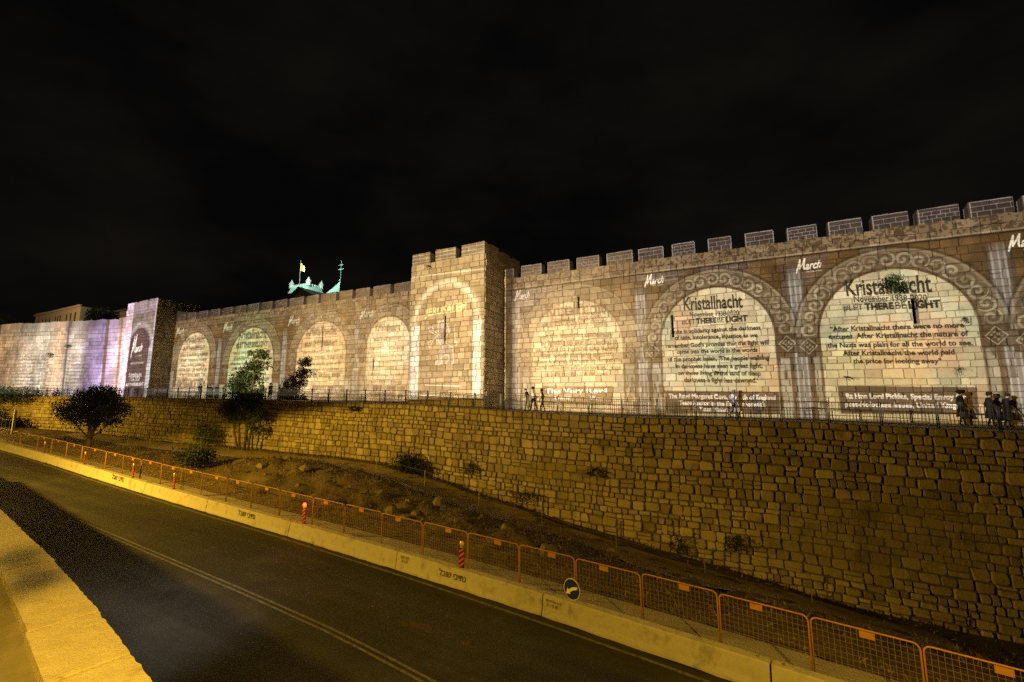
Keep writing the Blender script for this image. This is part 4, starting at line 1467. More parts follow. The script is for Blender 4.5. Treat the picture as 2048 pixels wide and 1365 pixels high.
# ---- striped marker boards with warning lamps
DL = [(-49.7, 'striped marker board, farthest left on the barriers'), (-41.34, 'striped marker board before the trunk of the round tree'), (-33.72, 'striped marker board right of the round tree'),
      (-28.72, 'striped marker board near the small roadside shrub'), (-17.6, 'striped marker board whose warning lamp glows red'), (-9.24, 'nearest striped marker board, lamp unlit, above large barrier lettering')]
for i, (x, lb) in enumerate(DL):
    y = float(bar_y(x)) + .24
    z0 = road_z(x) + .60
    T = thing('marker_board', lb, 'marker', (x, y, z0), R(-6), 'striped marker boards on the barriers')
    hw, hh = .105, .62
    tl = .0
    MB().box(-hw, hw, -.014, .014, .0, hh).build('board', M['black'], T, local=True)
    for k in range(4):
        z_ = .02 + k * .155
        cut = lambda z: min(max(z, .0), hh)
        q = [(-hw, z_ - .04), (hw, z_ + .10), (hw, z_ + .18), (-hw, z_ + .04)]
        q = [(a, cut(b_)) for a, b_ in q]
        MB().add([(a, -.018, b_) for a, b_ in q] + [(a, -.012, b_) for a, b_ in q], [(0, 1, 2, 3), (0, 4, 5, 1), (1, 5, 6, 2), (2, 6, 7, 3), (3, 7, 4, 0)]).build('stripe', M['red'], T, local=True)
    MB().box(-.05, .05, -.035, .035, hh, hh + .05).build('lamp_base', M['orange'], T, local=True)
    lm = MB()
    prof = [(.01, -.045), (.062, -.04), (.082, -.02), (.085, 0), (.082, .02), (.062, .04), (.01, .045)]
    vv, ff = [], []
    for (r_, d) in prof:
        for k in range(14):
            an = 2 * PI * k / 14
            vv.append((r_ * math.cos(an), d, hh + .135 + r_ * math.sin(an)))
    for a in range(len(prof) - 1):
        for k in range(14):
            ff.append((a * 14 + k, a * 14 + (k + 1) % 14, (a + 1) * 14 + (k + 1) % 14, (a + 1) * 14 + k))
    ff += [tuple(range(14)), tuple(range(84, 98))[::-1]]
    lit = i == 4
    lm.add(vv, ff).build('lamp_lens', M['red_lamp'] if lit else M['amber_glass'], T, True, local=True)
    if lit:
        lamp('red_warning_light', (x, y - .12, z0 + hh + .14), 8, (1.0, .05, .012), .02)


# ---- round blue arrow signs
def arrow_sign(x, lb, tilt):
    y = float(bar_y(x)) + .20
    z0 = road_z(x) + .59
    T = thing('arrow_sign', lb, 'sign', (x, y, z0), R(tilt), 'blue arrow signs on the barriers')
    MB().tube([(0, .03, -.02), (0, .03, .40)], .022, 6).build('post', M['steel'], T, True, local=True)
    r_, c = .285, .30

    def disc(name, ra, y0, y1, mat):
        v = [(ra * math.cos(2 * PI * k / 28), yy, c + ra * math.sin(2 * PI * k / 28)) for yy in (y0, y1) for k in range(28)]
        f = [tuple(range(28)), tuple(range(28, 56))[::-1]] + [(k, k + 28, (k + 1) % 28 + 28, (k + 1) % 28) for k in range(28)]
        return MB().add(v, f).build(name, mat, T, local=True)
    disc('rim', r_, -.004, .006, M['white'])
    disc('disc', r_ - .018, -.009, .0, M['blue'])
    ar = [(-.20, -.15), (-.04, -.13), (-.075, -.085), (.05, -.02), (.20, .03), (.20, .10), (.02, .06), (-.115, -.03), (-.15, .02)]
    MB().add([(a, -.013, c + b_) for a, b_ in ar] + [(a, -.007, c + b_) for a, b_ in ar],
             [tuple(range(9))] + [(k, k + 9, (k + 1) % 9 + 9, (k + 1) % 9) for k in range(9)]).build('arrow', M['white'], T, local=True)
    return T


arrow_sign(-5.26, 'round blue sign with white arrow, near, before the orange panels at lower centre', -18)
arrow_sign(-56.6, 'round blue sign with white arrow, far off at the left edge', -30)

# ---- railing along the path
RAIL = thing('path_railing', 'long black iron railing with upright bars along the edge of the path', 'railing', (-25, 29.3, .8))
bars_far = MB()
nb = 0
x = 17.5
ri = np.random.default_rng(72)
while x > -100:
    w = 2.12
    a, c = x - w, x - .07
    pa = lambda s_, z_: (s_, float(ret_y(s_)) + .28, float(ret_top(s_)) + z_)
    fb = MB()
    for s_ in (a, c):
        p = pa(s_, -.1)
        fb.box(p[0] - .022, p[0] + .022, p[1] - .022, p[1] + .022, p[2], p[2] + 1.22)
    for z_ in (.12, .70, 1.06):
        fb.tube([pa(a, z_), pa(c, z_)], .017, 4)
    fo = fb.build('rail_panel', M['iron'], RAIL)
    n = 15
    for k in range(1, n):
        s_ = a + (c - a) * k / n
        if nb < 290 and in_frame(np.array(pa(s_, .5))):
            MB().tube([pa(s_, .12), pa(s_, 1.06)], .010, 4, caps=False).build('bar', M['iron'], fo)
            nb += 1
        else:
            bars_far.tube([pa(s_, .12), pa(s_, 1.06)], .012, 4, caps=False)
    x -= w
tag(bars_far.build('far_bars', M['iron'], RAIL), kind='stuff')


# ---- foliage
def leaf_mesh(name, C, size, mat, seed, aspect=2.0, droop=0.0, tint=None):
    """many small folded leaves (two triangles each) at points C (n,3)"""
    r = np.random.default_rng(seed)
    n = len(C)
    d = r.normal(size=(n, 3))
    d[:, 2] -= droop
    d /= np.linalg.norm(d, axis=1)[:, None]
    q = r.normal(size=(n, 3))
    s_ = np.cross(d, q)
    s_ /= np.linalg.norm(s_, axis=1)[:, None]
    up = np.cross(d, s_)
    L_ = (size * r.uniform(.6, 1.4, n))[:, None]
    w = L_ / aspect
    V = np.stack([C - d * L_ * .5, C + s_ * w * .5 + up * w * .15, C + d * L_ * .5, C - s_ * w * .5 + up * w * .15], 1).reshape(-1, 3)
    me = bpy.data.meshes.new(name)
    me.vertices.add(4 * n)
    me.vertices.foreach_set('co', V.astype(np.float32).ravel())
    me.loops.add(4 * n)
    me.loops.foreach_set('vertex_index', np.arange(4 * n, dtype=np.int32))
    me.polygons.add(n)
    me.polygons.foreach_set('loop_start', np.arange(0, 4 * n, 4, dtype=np.int32))
    me.update(calc_edges=True)
    me.materials.append(mat)
    at = me.attributes.new('tint', 'FLOAT', 'POINT')
    t = r.uniform(.1, .9, n) if tint is None else np.clip(tint + r.normal(0, .15, n), 0, 1)
    at.data.foreach_set('value', np.repeat(t, 4).astype(np.float32))
    return me


def blob_points(r, blobs, n, per=26, spread=.30):
    """clumps spread through ellipsoids, biased to the shell"""
    out, tints, cents = [], [], []
    wts = np.array([b[1][0] * b[1][1] * b[1][2] for b in blobs]) ** .75
    wts /= wts.sum()
    for (c, rad), w in zip(blobs, wts):
        m = max(3, int(n * w / per))
        d = r.normal(size=(m, 3))
        d /= np.linalg.norm(d, axis=1)[:, None]
        cc = np.array(c) + d * np.array(rad) * (r.uniform(0, 1, m) ** .42)[:, None]
        cents.append(cc)
        p = np.repeat(cc, per, 0) + r.normal(0, spread, (m * per, 3)) * np.array([1, 1, .8])
        out.append(p)
        tints.append(np.repeat(r.uniform(.15, .85, m), per))
    return np.concatenate(out), np.concatenate(tints), np.concatenate(cents)


def tree(name, label, cat, base, trunk, blobs, n, size, mat, seed, rad=.2, limbs=14, spread=.3, per=26, aspect=2.0, droop=0.0, group=None):
    r = np.random.default_rng(seed)
    B = np.array(base, float)
    T = thing(name, label, cat, tuple(B), 0, group)
    tb = MB()
    for st in trunk:
        pts = [tuple(B + np.array(p)) for p in st]
        tb.tube(pts, [rad * (1 - .65 * k / (len(pts) - 1)) for k in range(len(pts))], 8)
    bl = [(B + np.array(c), rd) for c, rd in blobs]
    P_, t_, cc = blob_points(r, bl, n, per, spread)
    for k in r.choice(len(cc), min(limbs, len(cc)), replace=False):
        st = trunk[int(r.integers(len(trunk)))]
        a = B + np.array(st[-1] if r.random() < .6 else st[-2])
        mid = (a + cc[k]) / 2 + r.normal(0, .12, 3)
        tb.tube([tuple(a), tuple(mid), tuple(cc[k])], [rad * .32, rad * .2, rad * .07], 5)
    tb.build('trunk', M['bark'], T, True)
    me = leaf_mesh('crown', P_, size, mat, seed + 1, aspect, droop, t_)
    o = bpy.data.objects.new('crown', me)
    COL.objects.link(o)
    adopt(o, T)
    return T


tz = lambda x, y: float(terrain(np.array(x), np.array(y)))
tree('round_tree', 'dense round tree with a dark short trunk beside the orange fence at left', 'tree', (-55.5, 21.5, tz(-55.5, 21.5) - .1), [[(0, 0, 0), (.05, 0, .9), (.0, .0, 1.9)], [(0, 0, 1.0), (.5, .1, 2.0)], [(0, 0, 1.0), (-.55, .1, 2.1)]],
     [((-.2, 0, 3.8), (3.0, 2.5, 1.5)), ((-2.0, -.2, 3.2), (1.7, 1.7, 1.1)), ((1.8, .2, 3.6), (1.7, 1.8, 1.5)), ((.2, .1, 4.9), (1.8, 1.6, .9)), ((1.2, 0, 4.7), (1.6, 1.6, .9))], 13000, .20, M['leaf'], 610, .24, 26, .26, 24)
tree('slender_tree', 'tall loose tree with drooping leaves growing against the retaining wall', 'tree', (-41.4, 27.3, tz(-41.4, 27.3) - .1),
     [[(0, 0, 0), (.1, 0, 2.5), (.35, -.1, 5.0), (.9, -.1, 8.2)], [(-.5, -.1, 0), (-.9, -.1, 2.2), (-1.6, -.1, 4.6)], [(.5, 0, 0), (.7, 0, 2.0), (1.2, 0, 3.8)], [(-1.0, 0, .2), (-1.6, 0, 1.6), (-2.2, 0, 3.2)]],
     [((.9, -.1, 8.6), (.9, .8, .42)), ((.95, -.1, 7.6), (1.2, .9, .45)), ((-.3, -.1, 6.6), (1.5, 1.0, .7)), ((-1.8, -.1, 5.9), (.7, .6, .4)), ((-.9, -.1, 4.9), (1.5, 1.0, .7)), ((.9, 0, 5.0), (.9, .8, .6)),
      ((-2.3, -.1, 3.6), (1.1, .8, .7)), ((1.2, 0, 3.4), (1.1, .8, .8)), ((-1.1, 0, 3.1), (.8, .6, .5)), ((1.4, 0, 2.0), (.6, .5, .4)), ((.4, 0, 4.4), (1.2, .9, .7)), ((-.9, -.1, 5.6), (1.3, .9, .6))], 7600, .32, M['leaf_mid'], 620, .11, 34, .22, 20, 3.2, .6)
tree('shrub', 'bushy shrub at the wall foot left of the slender tree', 'shrub', (-47.2, 27.2, tz(-47.2, 27.2) - .1), [[(0, 0, 0), (.1, 0, .5), (.1, 0, 1.0)]], [((0, 0, 1.25), (1.3, .9, .9)), ((.6, 0, .9), (.9, .7, .6))], 2600, .17, M['leaf'], 630, .08, 10)
tree('shrub', 'low dark shrub on the open earth near the orange fence', 'shrub', (-35.9, 20.0, tz(-35.9, 20.0) - .05), [[(0, 0, 0), (.05, 0, .35), (.1, 0, .7)]], [((0, 0, .85), (1.15, .9, .55)), ((.5, 0, .6), (.9, .7, .4))], 2600, .18, M['leaf_dark'], 640, .07, 10)
tree('shrub', 'dark spiky bush at the foot of the retaining wall below the central tower', 'shrub', (-23.4, 27.6, tz(-23.4, 27.6) - .1), [[(0, 0, 0), (.05, 0, .3), (.1, 0, .6)]], [((0, 0, .75), (.95, .6, .75)), ((.7, 0, .5), (.8, .5, .5))], 1900, .24, M['leaf_dark'], 650, .06, 10, .2, 20, 4.0)
for i, (x, y, dz, rx, rz, lb) in enumerate(((-93, 25.4, 2.6, 9.5, 1.2, 'broad dark hedge mass by the path at the far left'), (-90.0, 27.0, -.8, 2.6, 1.0, 'dark bush beside the square pale post at the far left'), (-86, 23.0, -.6, 3.4, 1.1, 'low dark bush on the bank at the left edge')
                                            )):
    tree('bush', lb, 'bush', (x, y, tz(x, y)), [[(0, 0, 0), (.1, 0, .5), (0, 0, max(.7, dz + 1))]], [((0, 0, dz + 1.6), (rx, 1.5, rz)), ((rx * .5, 0, dz + 1.2), (rx * .6, 1.3, rz * .8)), ((-rx * .4, 0, (dz + 1.6) * .5), (rx * .7, 1.4, rz))], 5200, .26, M['leaf_dark'], 660 + i, .12, 12)
tree('courtyard_tree', 'dim leafy treetop showing behind the far wall beside the smaller tower', 'tree', (-146, 55, 15), [[(0, 0, 0), (0, 0, 4), (0, 0, 8)]], [((0, 0, 9.2), (3.8, 3, 1.9)), ((3.2, 0, 8.6), (2.6, 2, 1.4)), ((-3.5, 0, 8.2), (2.6, 2, 1.4))], 2500, .5, M['leaf_dark'], 670, .3, 8, .5)


# ---- plants rooted in the walls
def wall_plant(lb, x, y, z, rad, n, size, mat, seed, asp=2.6):
    r = np.random.default_rng(seed)
    T = thing('wall_plant', lb, 'plant', (x, y, z))
    st = MB()
    tips = []
    for k in range(16):
        an = r.uniform(0, 2 * PI)
        tip = np.array([x + rad[0] * math.cos(an) * r.uniform(.5, 1), y - r.uniform(.15, .6), z + rad[1] * math.sin(an) * r.uniform(.5, 1) - .1])
        st.tube([(x, y + .05, z), (x * .5 + tip[0] * .5, y - .3, z * .5 + tip[2] * .5 + .06), tuple(tip)], [.012, .008, .004], 4)
        tips.append(tip)
    st.build('stems', M['bark'], T)
    tips = np.array(tips)
    C = tips[r.integers(len(tips), size=n)] + r.normal(0, 1, (n, 3)) * np.array([rad[0] * .28, .10, rad[1] * .28])
    o = bpy.data.objects.new('foliage', leaf_mesh('foliage', C, size, mat, seed + 1, asp, .6))
    COL.objects.link(o)
    adopt(o, T)


wall_plant('green caper bush hanging from the wall inside the rightmost arch', 6.86, 33.9, 7.45, (.62, .45), 900, .12, M['leaf_caper'], 700)
wall_plant('small dry twigs sprouting low on the rightmost arch, at its right', 9.05, 33.9, 2.35, (.26, .24), 60, .07, M['weed'], 703)
wall_plant('small dry twigs sprouting low on the rightmost arch, at its left', 4.0, 33.9, 2.15, (.30, .14), 60, .07, M['weed'], 706)
wall_plant('small dark tuft on the right edge of the rightmost arch', 9.55, 33.9, 5.1, (.14, .16), 60, .08, M['leaf_dark'], 709)
wall_plant('tiny tuft among the words of the second large arch', -2.9, 33.9, 2.75, (.14, .10), 40, .07, M['leaf_dark'], 712)
wall_plant('tuft near the top of the central tower', -24.2, 30.9, 12.2, (.2, .14), 70, .09, M['weed'], 715)
wall_plant('dark tuft high on the far left wall', -92.2, 30.15, 8.7, (.45, .3), 130, .15, M['leaf_dark'], 718)
wall_plant('tuft on the amber band of the far left wall', -88.5, 30.7, 9.8, (.4, .22), 90, .15, M['leaf'], 721)
for i, (x, t, rx, rz, lb) in enumerate(((-18.5, 3.9, .7, .35, 'dark weeds on the retaining wall below the central tower'), (-14.3, 5.2, .8, .35, 'dark weeds on the lower retaining wall above the track'), (-2.1, 6.1, .42, .38, 'dark bush sprouting from the lower retaining wall at right'),
                                        (-4.9, 6.6, .32, .5, 'dark tuft at the foot of the retaining wall, right of centre'), (-9.5, 3.2, .4, .2, 'thin weeds on the upper retaining wall left of the second large arch'), (-29.5, .35, .35, .2, 'weeds on the top course of the retaining wall'))):
    zt = float(ret_top(x)) - t
    wall_plant(lb, x, 29 - .05 * t - .1, zt, (rx, rz), 330, .12, M['leaf_dark'], 730 + 3 * i)

# ---- loose things on the earth bank
rk = np.random.default_rng(80)
pos = []
for k in range(16):
    x = rk.uniform(-34, -6)
    u = rk.uniform(.08, .55)
    yf = float(bar_y(x)) + 2.2
    pos.append((x, yf + u * (29 - yf), rk.uniform(.18, .46)))
for (x, y, s_) in pos:
    v, f = [], []
    nlat, nlon = 5, 8
    sq = rk.uniform(.55, .85)
    z0 = tz(x, y)
    for a in range(nlat + 1):
        th = PI * a / nlat
        for c in range(nlon):
            ph = 2 * PI * c / nlon
            q = s_ * (1 + rk.uniform(-.16, .16))
            v.append((x + q * math.sin(th) * math.cos(ph), y + q * math.sin(th) * math.sin(ph), z0 + .1 * s_ + q * sq * math.cos(th)))
    for a in range(nlat):
        for c in range(nlon):
            f.append((a * nlon + c, (a + 1) * nlon + c, (a + 1) * nlon + (c + 1) % nlon, a * nlon + (c + 1) % nlon))
    o = MB().add(v, f, rk.uniform(.1, .9)).build('rock', M['rock'])
    tag(o, 'rough limestone rock half sunk in the dark earth bank', 'rock', 'rocks lying on the earth bank')
b = MB()
for k in range(5200):
    x = -72 + 90 * rk.random()
    u = rk.random() ** 1.2
    yf = float(bar_y(x)) + 2.2
    y = yf + u * (float(ret_y(x)) - yf)
    s_ = rk.uniform(.02, .085)
    z0 = 0
    c = np.array([x, y, 0])
    q = rk.normal(0, 1, (5, 3))
    b.add([(x + s_, y, 0), (x - s_ * .6, y + s_ * .8, 0), (x - s_ * .5, y - s_ * .9, 0), (x + rk.uniform(-.2, .2) * s_, y, s_ * rk.uniform(.6, 1.3))], [(0, 1, 3), (1, 2, 3), (2, 0, 3)], rk.random())
V = np.array(b.v)
V[:, 2] += terrain(V[:, 0], V[:, 1]) - .01
b.v = [tuple(p) for p in V]
tag(b.build('loose_stones', M['rock']), 'scattered small stones and rubble over the brown earth', 'stones', kind='stuff')
n = 15000
x = -66 + 84 * rk.random(n)
u = rk.random(n)
y = bar_y(x) + 2.3 + u * (ret_y(x) - bar_y(x) - 2.4)
keep = fbm(x * .22, y * .4, 88, 3) + .16 * np.exp(-((u - .3) / .25) ** 2) + .16 * (u > .93) > .58
keep &= (u < .56) | (u > .87) | (x > 4)
x, y = x[keep], y[keep]
C = np.stack([x, y, terrain(x, y) + .07], 1)
me = leaf_mesh('dry_weeds', C, .26, M['weed'], 90, 6.0, -1.8)
o = bpy.data.objects.new('dry_weeds', me)
COL.objects.link(o)
tag(o, 'dry weeds and grass tufts growing over the earth bank', 'weeds', kind='stuff')

# ---- thin wire fence along the track and the post at far left
WF = thing('wire_fence', 'thin wire fence on slender posts running along the earth track', 'fence', (-30, 25.5, -3))
px_ = np.arange(-62, 4, 4.2)
for k, x in enumerate(px_):
    y = 25.6 - .6 * max(0, (x + 20) / 20)
    z0 = tz(x, y)
    MB().tube([(x, y, z0 - .2), (x + .02, y, z0 + 1.15)], .022, 5).build('post', M['steel'], WF)
    if k < len(px_) - 1:
        x2 = px_[k + 1]
        y2 = 25.6 - .6 * max(0, (x2 + 20) / 20)
        z2 = tz(x2, y2)
        for hz in (1.1, .6):
            mid = ((x + x2) / 2, (y + y2) / 2, (z0 + z2) / 2 + hz - .05)
            MB().tube([(x, y, z0 + hz), mid, (x2, y2, z2 + hz)], .009 if hz > 1 else .005, 4).build('wire', M['steel'], WF)
T = thing('fence_post', 'square pale post of the wire netting at the far left', 'post', (-75.0, 22.0, tz(-75, 22)))
MB().box(-75.11, -74.89, 21.89, 22.11, tz(-75, 22) - .2, tz(-75, 22) + 2.7).build('post', M['concrete'], T)
nt = MB()
for k in range(26):
    nt.tube([(-75 - k * .8, 22 - k * .1, tz(-75 - k * .8, 22 - k * .1)), (-75 - k * .8, 22 - k * .1, tz(-75 - k * .8, 22 - k * .1) + 2.4)], .012, 3, caps=False)
for hz in (.6, 1.5, 2.4):
    nt.tube([(-75 - k * 2, 22 - k * .25, tz(-75 - k * 2, 22 - k * .25) + hz) for k in range(11)], .012, 3, caps=False)
tag(nt.build('netting', M['steel'], T), kind='stuff')


# ---- people
def person(label, x, y, heading, height, top, legs, hat=None, hair='hair', skirt=None, stride=.16, bag=None, lean=.04, phone=False, facewear=None):
    """one continuous skinned body; clothing, hair and hat are its children"""
    z = float(np.interp(y, [29.35, 36.2], [ret_top(x), ground_at_wall(x)]))
    T = thing('person', label, 'person', (x, y, z), heading)
    k = height / 1.75
    J = {'pel': (0, 0, .95), 'spi': (0, lean * .5, 1.15), 'che': (0, lean, 1.36), 'nec': (0, lean * 1.3, 1.50), 'hea': (0, lean * 1.6 + .015, 1.60), 'top': (0, lean * 1.6 + .01, 1.70),
         'hl': (-.09, 0, .90), 'kl': (-.10, stride * .75, .50), 'al': (-.10, stride * .9, .09), 'tl': (-.11, stride * .9 + .16, .035),
         'hr': (.09, 0, .90), 'kr': (.10, -stride * .25, .50), 'ar': (.10, -stride * 1.1, .10), 'tr': (.11, -stride * 1.1 + .15, .035),
         'sl': (-.185, lean, 1.41), 'el': (-.25, -.05 - stride * .3, 1.14), 'wl': (-.25, .06 - stride * .3, .92), 'fl': (-.245, .10 - stride * .3, .80),
         'sr': (.185, lean, 1.41), 'er': (.25, -.02 + stride * .35, 1.14), 'wr': (.24, .12 + stride * .4, .94), 'fr': (.235, .17 + stride * .4, .83)}
    if phone:
        J['er'], J['wr'], J['fr'] = (.24, .06, 1.14), (.12, .30, 1.20), (.07, .37, 1.24)
    rad = {'pel': .155, 'spi': .14, 'che': .165, 'nec': .058, 'hea': .098, 'top': .072, 'hl': .095, 'kl': .062, 'al': .042, 'tl': .036, 'hr': .095, 'kr': .062, 'ar': .042, 'tr': .036,
           'sl': .066, 'el': .046, 'wl': .032, 'fl': .036, 'sr': .066, 'er': .046, 'wr': .032, 'fr': .036}
    E_ = [('pel', 'spi'), ('spi', 'che'), ('che', 'nec'), ('nec', 'hea'), ('hea', 'top'), ('pel', 'hl'), ('hl', 'kl'), ('kl', 'al'), ('al', 'tl'), ('pel', 'hr'), ('hr', 'kr'), ('kr', 'ar'), ('ar', 'tr'),
          ('che', 'sl'), ('sl', 'el'), ('el', 'wl'), ('wl', 'fl'), ('che', 'sr'), ('sr', 'er'), ('er', 'wr'), ('wr', 'fr')]
    names = list(J)
    me = bpy.data.meshes.new('body')
    me.from_pydata([tuple(np.array(J[n_]) * k) for n_ in names], [(names.index(a), names.index(c)) for a, c in E_], [])
    o = bpy.data.objects.new('body', me)
    sk = o.modifiers.new('skin', 'SKIN')
    sk.use_smooth_shade = True
    for i, n_ in enumerate(names):
        d = me.skin_vertices[0].data[i]
        d.radius = (rad[n_] * k, rad[n_] * k * (.72 if n_ in ('pel', 'spi', 'che') else 1))
        d.use_root = n_ == 'pel'
    o.modifiers.new('sub', 'SUBSURF').levels = 1
    m2 = evaluate(o)
    bpy.data.objects.remove(o)
    bpy.data.meshes.remove(me)
    m2.name = 'body'
    m2.materials.clear()
    for q in ('skin', top, legs, 'black'):
        m2.materials.append(M[q])
    idx = []
    for p in m2.polygons:
        c = np.array(p.center) / k
        if c[2] > 1.475 and abs(c[0]) < .13:
            idx.append(0)
        elif c[2] < .09:
            idx.append(3)
        elif abs(c[0]) > .2 and c[2] < .885 and c[2] > .7:
            idx.append(0)
        elif c[2] > .93 or abs(c[0]) > .185:
            idx.append(1)
        else:
            idx.append(2)
    m2.polygons.foreach_set('material_index', idx)
    m2.polygons.foreach_set('use_smooth', [True] * len(m2.polygons))
    bo = bpy.data.objects.new('body', m2)
    COL.objects.link(bo)
    adopt(bo, T, True)
    hx, hy, hz = (np.array(J['hea']) * k)
    # face: nose, eyes, ears; hair cap; hat
    MB().add([(hx - .014 * k, hy + .085 * k, hz + .0), (hx + .014 * k, hy + .085 * k, hz), (hx, hy + .118 * k, hz - .012 * k), (hx, hy + .09 * k, hz + .04 * k)], [(0, 1, 2), (1, 3, 2), (3, 0, 2)]).build('nose', M['skin'], bo)
    for s_ in (-1, 1):
        MB().lathe((hx + s_ * .035 * k, hy + .088 * k, hz + .022 * k), [(.002, -.008), (.011, -.004), (.011, .004), (.002, .008)], 8).build('eye', M['black'], bo)
        MB().lathe((hx + s_ * .098 * k, hy, hz - .01 * k), [(.004, -.03), (.014, -.012), (.016, .016), (.005, .03)], 7, ax=.5).build('ear', M['skin'], bo)
    hp = [(.102, -.02), (.112, .03), (.108, .075), (.085, .115), (.045, .135), (.005, .14)]
    MB().lathe((hx, hy - .018 * k, hz), [(a * k, c * k) for a, c in hp], 14).build('hair' if hat != 'cap' else 'cap', M[hair], T, True, local=True)
    if hat == 'fedora':
        hh = MB().lathe((hx, hy - .005, hz + .065 * k), [(.19 * k, -.004), (.192 * k, .010), (.118 * k, .014), (.114 * k, .06), (.105 * k, .12), (.06 * k, .135), (.01, .115)], 18, ay=1.08)
        hh.build('hat', M['coat'], T, True, local=True)
    if hat == 'fur':
        MB().lathe((hx, hy - .005, hz + .045 * k), [(.12 * k, -.01), (.175 * k, .02), (.185 * k, .08), (.165 * k, .13), (.11 * k, .145), (.01, .14)], 18).build('hat', M['hair'], T, True, local=True)
    if hat == 'top':
        MB().lathe((hx, hy - .005, hz + .06 * k), [(.15 * k, 0), (.15 * k, .012), (.108 * k, .016), (.112 * k, .14), (.10 * k, .15), (.01, .15)], 16).build('hat', M['coat'], T, True, local=True)
    if hat == 'cap':
        MB().add([(hx - .08 * k, hy + .06 * k, hz + .06 * k), (hx + .08 * k, hy + .06 * k, hz + .06 * k), (hx + .06 * k, hy + .18 * k, hz + .045 * k), (hx - .06 * k, hy + .18 * k, hz + .045 * k), (hx, hy + .07 * k, hz + .085 * k)],
                 [(0, 1, 2, 3), (0, 4, 1), (1, 4, 2), (2, 4, 3), (3, 4, 0)]).build('cap_visor', M[hair], T, local=True)
    if skirt:
        lo, flare = skirt
        pr = [(.165 + flare, lo), (.165 + flare * .6, lo + (.95 - lo) * .5), (.17, .95), (.168, 1.10), (.185, 1.30), (.15, 1.44), (.07, 1.49)]
        MB().lathe((0, lean * .5 * k, 0), [(a * k, c * k) for a, c in pr], 16, ay=.78).build('coat', M[top], T, True, local=True)
    if bag:
        MB().lathe((-.30 * k, .02, .62 * k), [(.05, 0), (.11, .02), (.12, .16), (.08, .26), (.02, .30)], 10, ay=.5).build('bag', M['coat'], T, True, local=True)
    # fingers: four and a thumb on each hand
    for s_, hn, wn_ in ((-1, 'fl', 'wl'), (1, 'fr', 'wr')):
        h0 = np.array(J[hn]) * k
        d = h0 - np.array(J[wn_]) * k
        d /= np.linalg.norm(d)
        sd = np.cross(d, (1.0, 0, 0))
        sd /= np.linalg.norm(sd)
        fg = MB()
        for q in range(4):
            a = h0 + d * .015 * k + sd * (q - 1.5) * .017 * k
            L_ = (.062, .074, .070, .054)[q] * k
            c = a + d * L_ * .6
            e = c + d * L_ * .35 + np.array([-s_ * .018 * k, 0, 0])
            fg.tube([tuple(a), tuple(c), tuple(e)], [.0095 * k, .0085 * k, .0065 * k], 5)
        a = h0 - d * .02 * k + sd * .028 * k
        fg.tube([tuple(a), tuple(a + sd * .03 * k + d * .02 * k), tuple(a + sd * .035 * k + d * .05 * k)], [.011 * k, .010 * k, .008 * k], 5)
        fg.build('fingers', M['skin'], bo, True)
    return T


PE, PW = -PI / 2, PI / 2          # facing right / left along the path
person('man in white shirt, dark trousers and tall black hat walking by the leftmost bright arch', -15.51, 32.65, PW, 1.74, 'shirt', 'coat', 'top', stride=.20, bag=True)
person('person leaning close behind the white shirted man with the black hat', -16.08, 32.80, PW, 1.66, 'coat', 'coat', None, stride=.18, lean=.12)
person('person in blue cap and pale blue top walking before the second large arch', -1.97, 32.90, PE, 1.78, 'blue_shirt', 'brown_cloth', 'cap', hair='blue_shirt', stride=.20)
person('man in long black coat and wide black hat before the rightmost dark caption', 8.61, 32.60, PE, 1.80, 'coat', 'coat', 'fur', skirt=(.45, .14), stride=.12)
person('person in long black coat and black hat, left of a pair at the right edge', 9.69, 32.60, PE, 1.72, 'coat', 'coat', 'fedora', skirt=(.45, .13), stride=.14)
person('person in black coat carrying a bag, right of a pair at the right edge', 10.31, 32.70, PE, 1.70, 'coat', 'coat', None, skirt=(.40, .20), stride=.14, bag=True, lean=.10)
person('bareheaded person in black coat, leftmost on the path, before the first pale arch', -58.82, 32.70, PE, 1.72, 'coat', 'coat', None, skirt=(.5, .08), stride=.12)
person('slim person in long black dress, left of two standing near the slender tree', -56.94, 32.80, PW, 1.62, 'coat', 'coat', None, skirt=(.12, .08), stride=.02)
person('slim person in long black dress, right of two standing near the slender tree', -55.71, 32.80, PE, 1.62, 'coat', 'coat', None, skirt=(.12, .08), stride=.02)
person('man in brown jacket and flat hat half hidden behind the slender tree', -47.51, 32.75, PE, 1.80, 'brown_cloth', 'coat', 'top', stride=.12)
person('person in black looking down at a phone, right of the slender tree', -45.90, 32.55, PE, 1.72, 'coat', 'coat', None, skirt=(.55, .06), stride=.14, phone=True, lean=.10)

# ---- church tower, spire, gable, flag behind the wall
lamp('church_floodlight', (-98, 72, 37), 17000, (.66, 1.0, .84), .3)
CH = thing('church_tower', 'small battlemented church tower floodlit pale green behind the wall', 'tower', (-106, 86, 10))
MB().box(-110.6, -104.2, 82.5, 86.5, 8, 31.9).build('tower_body', M['pale_stone'], CH)
MB().box(-111.1, -103.7, 82.0, 87.0, 31.9, 32.5).build('cornice', M['pale_stone'], CH)
MB().box(-110.9, -103.9, 82.2, 86.8, 32.5, 33.3).build('parapet', M['copper'], CH)
for k in range(6):
    x = -110.0 + k * 1.0
    MB().box(x, x + .55, 82.2, 82.7, 33.3, 33.95).build('merlon', M['pale_stone'], CH)
for k in range(3):
    y = 83.3 + k * 1.1
    MB().box(-104.4, -103.9, y, y + .55, 33.3, 33.95).build('merlon', M['pale_stone'], CH)
for (x, y) in ((-110.7, 82.5), (-104.1, 82.5), (-104.1, 86.6)):
    MB().lathe((x, y, 33.3), [(.62, 0), (.62, 1.0), (.8, 1.1), (.35, 1.7), (.03, 2.4)], 8).build('pinnacle', M['pale_stone'], CH)
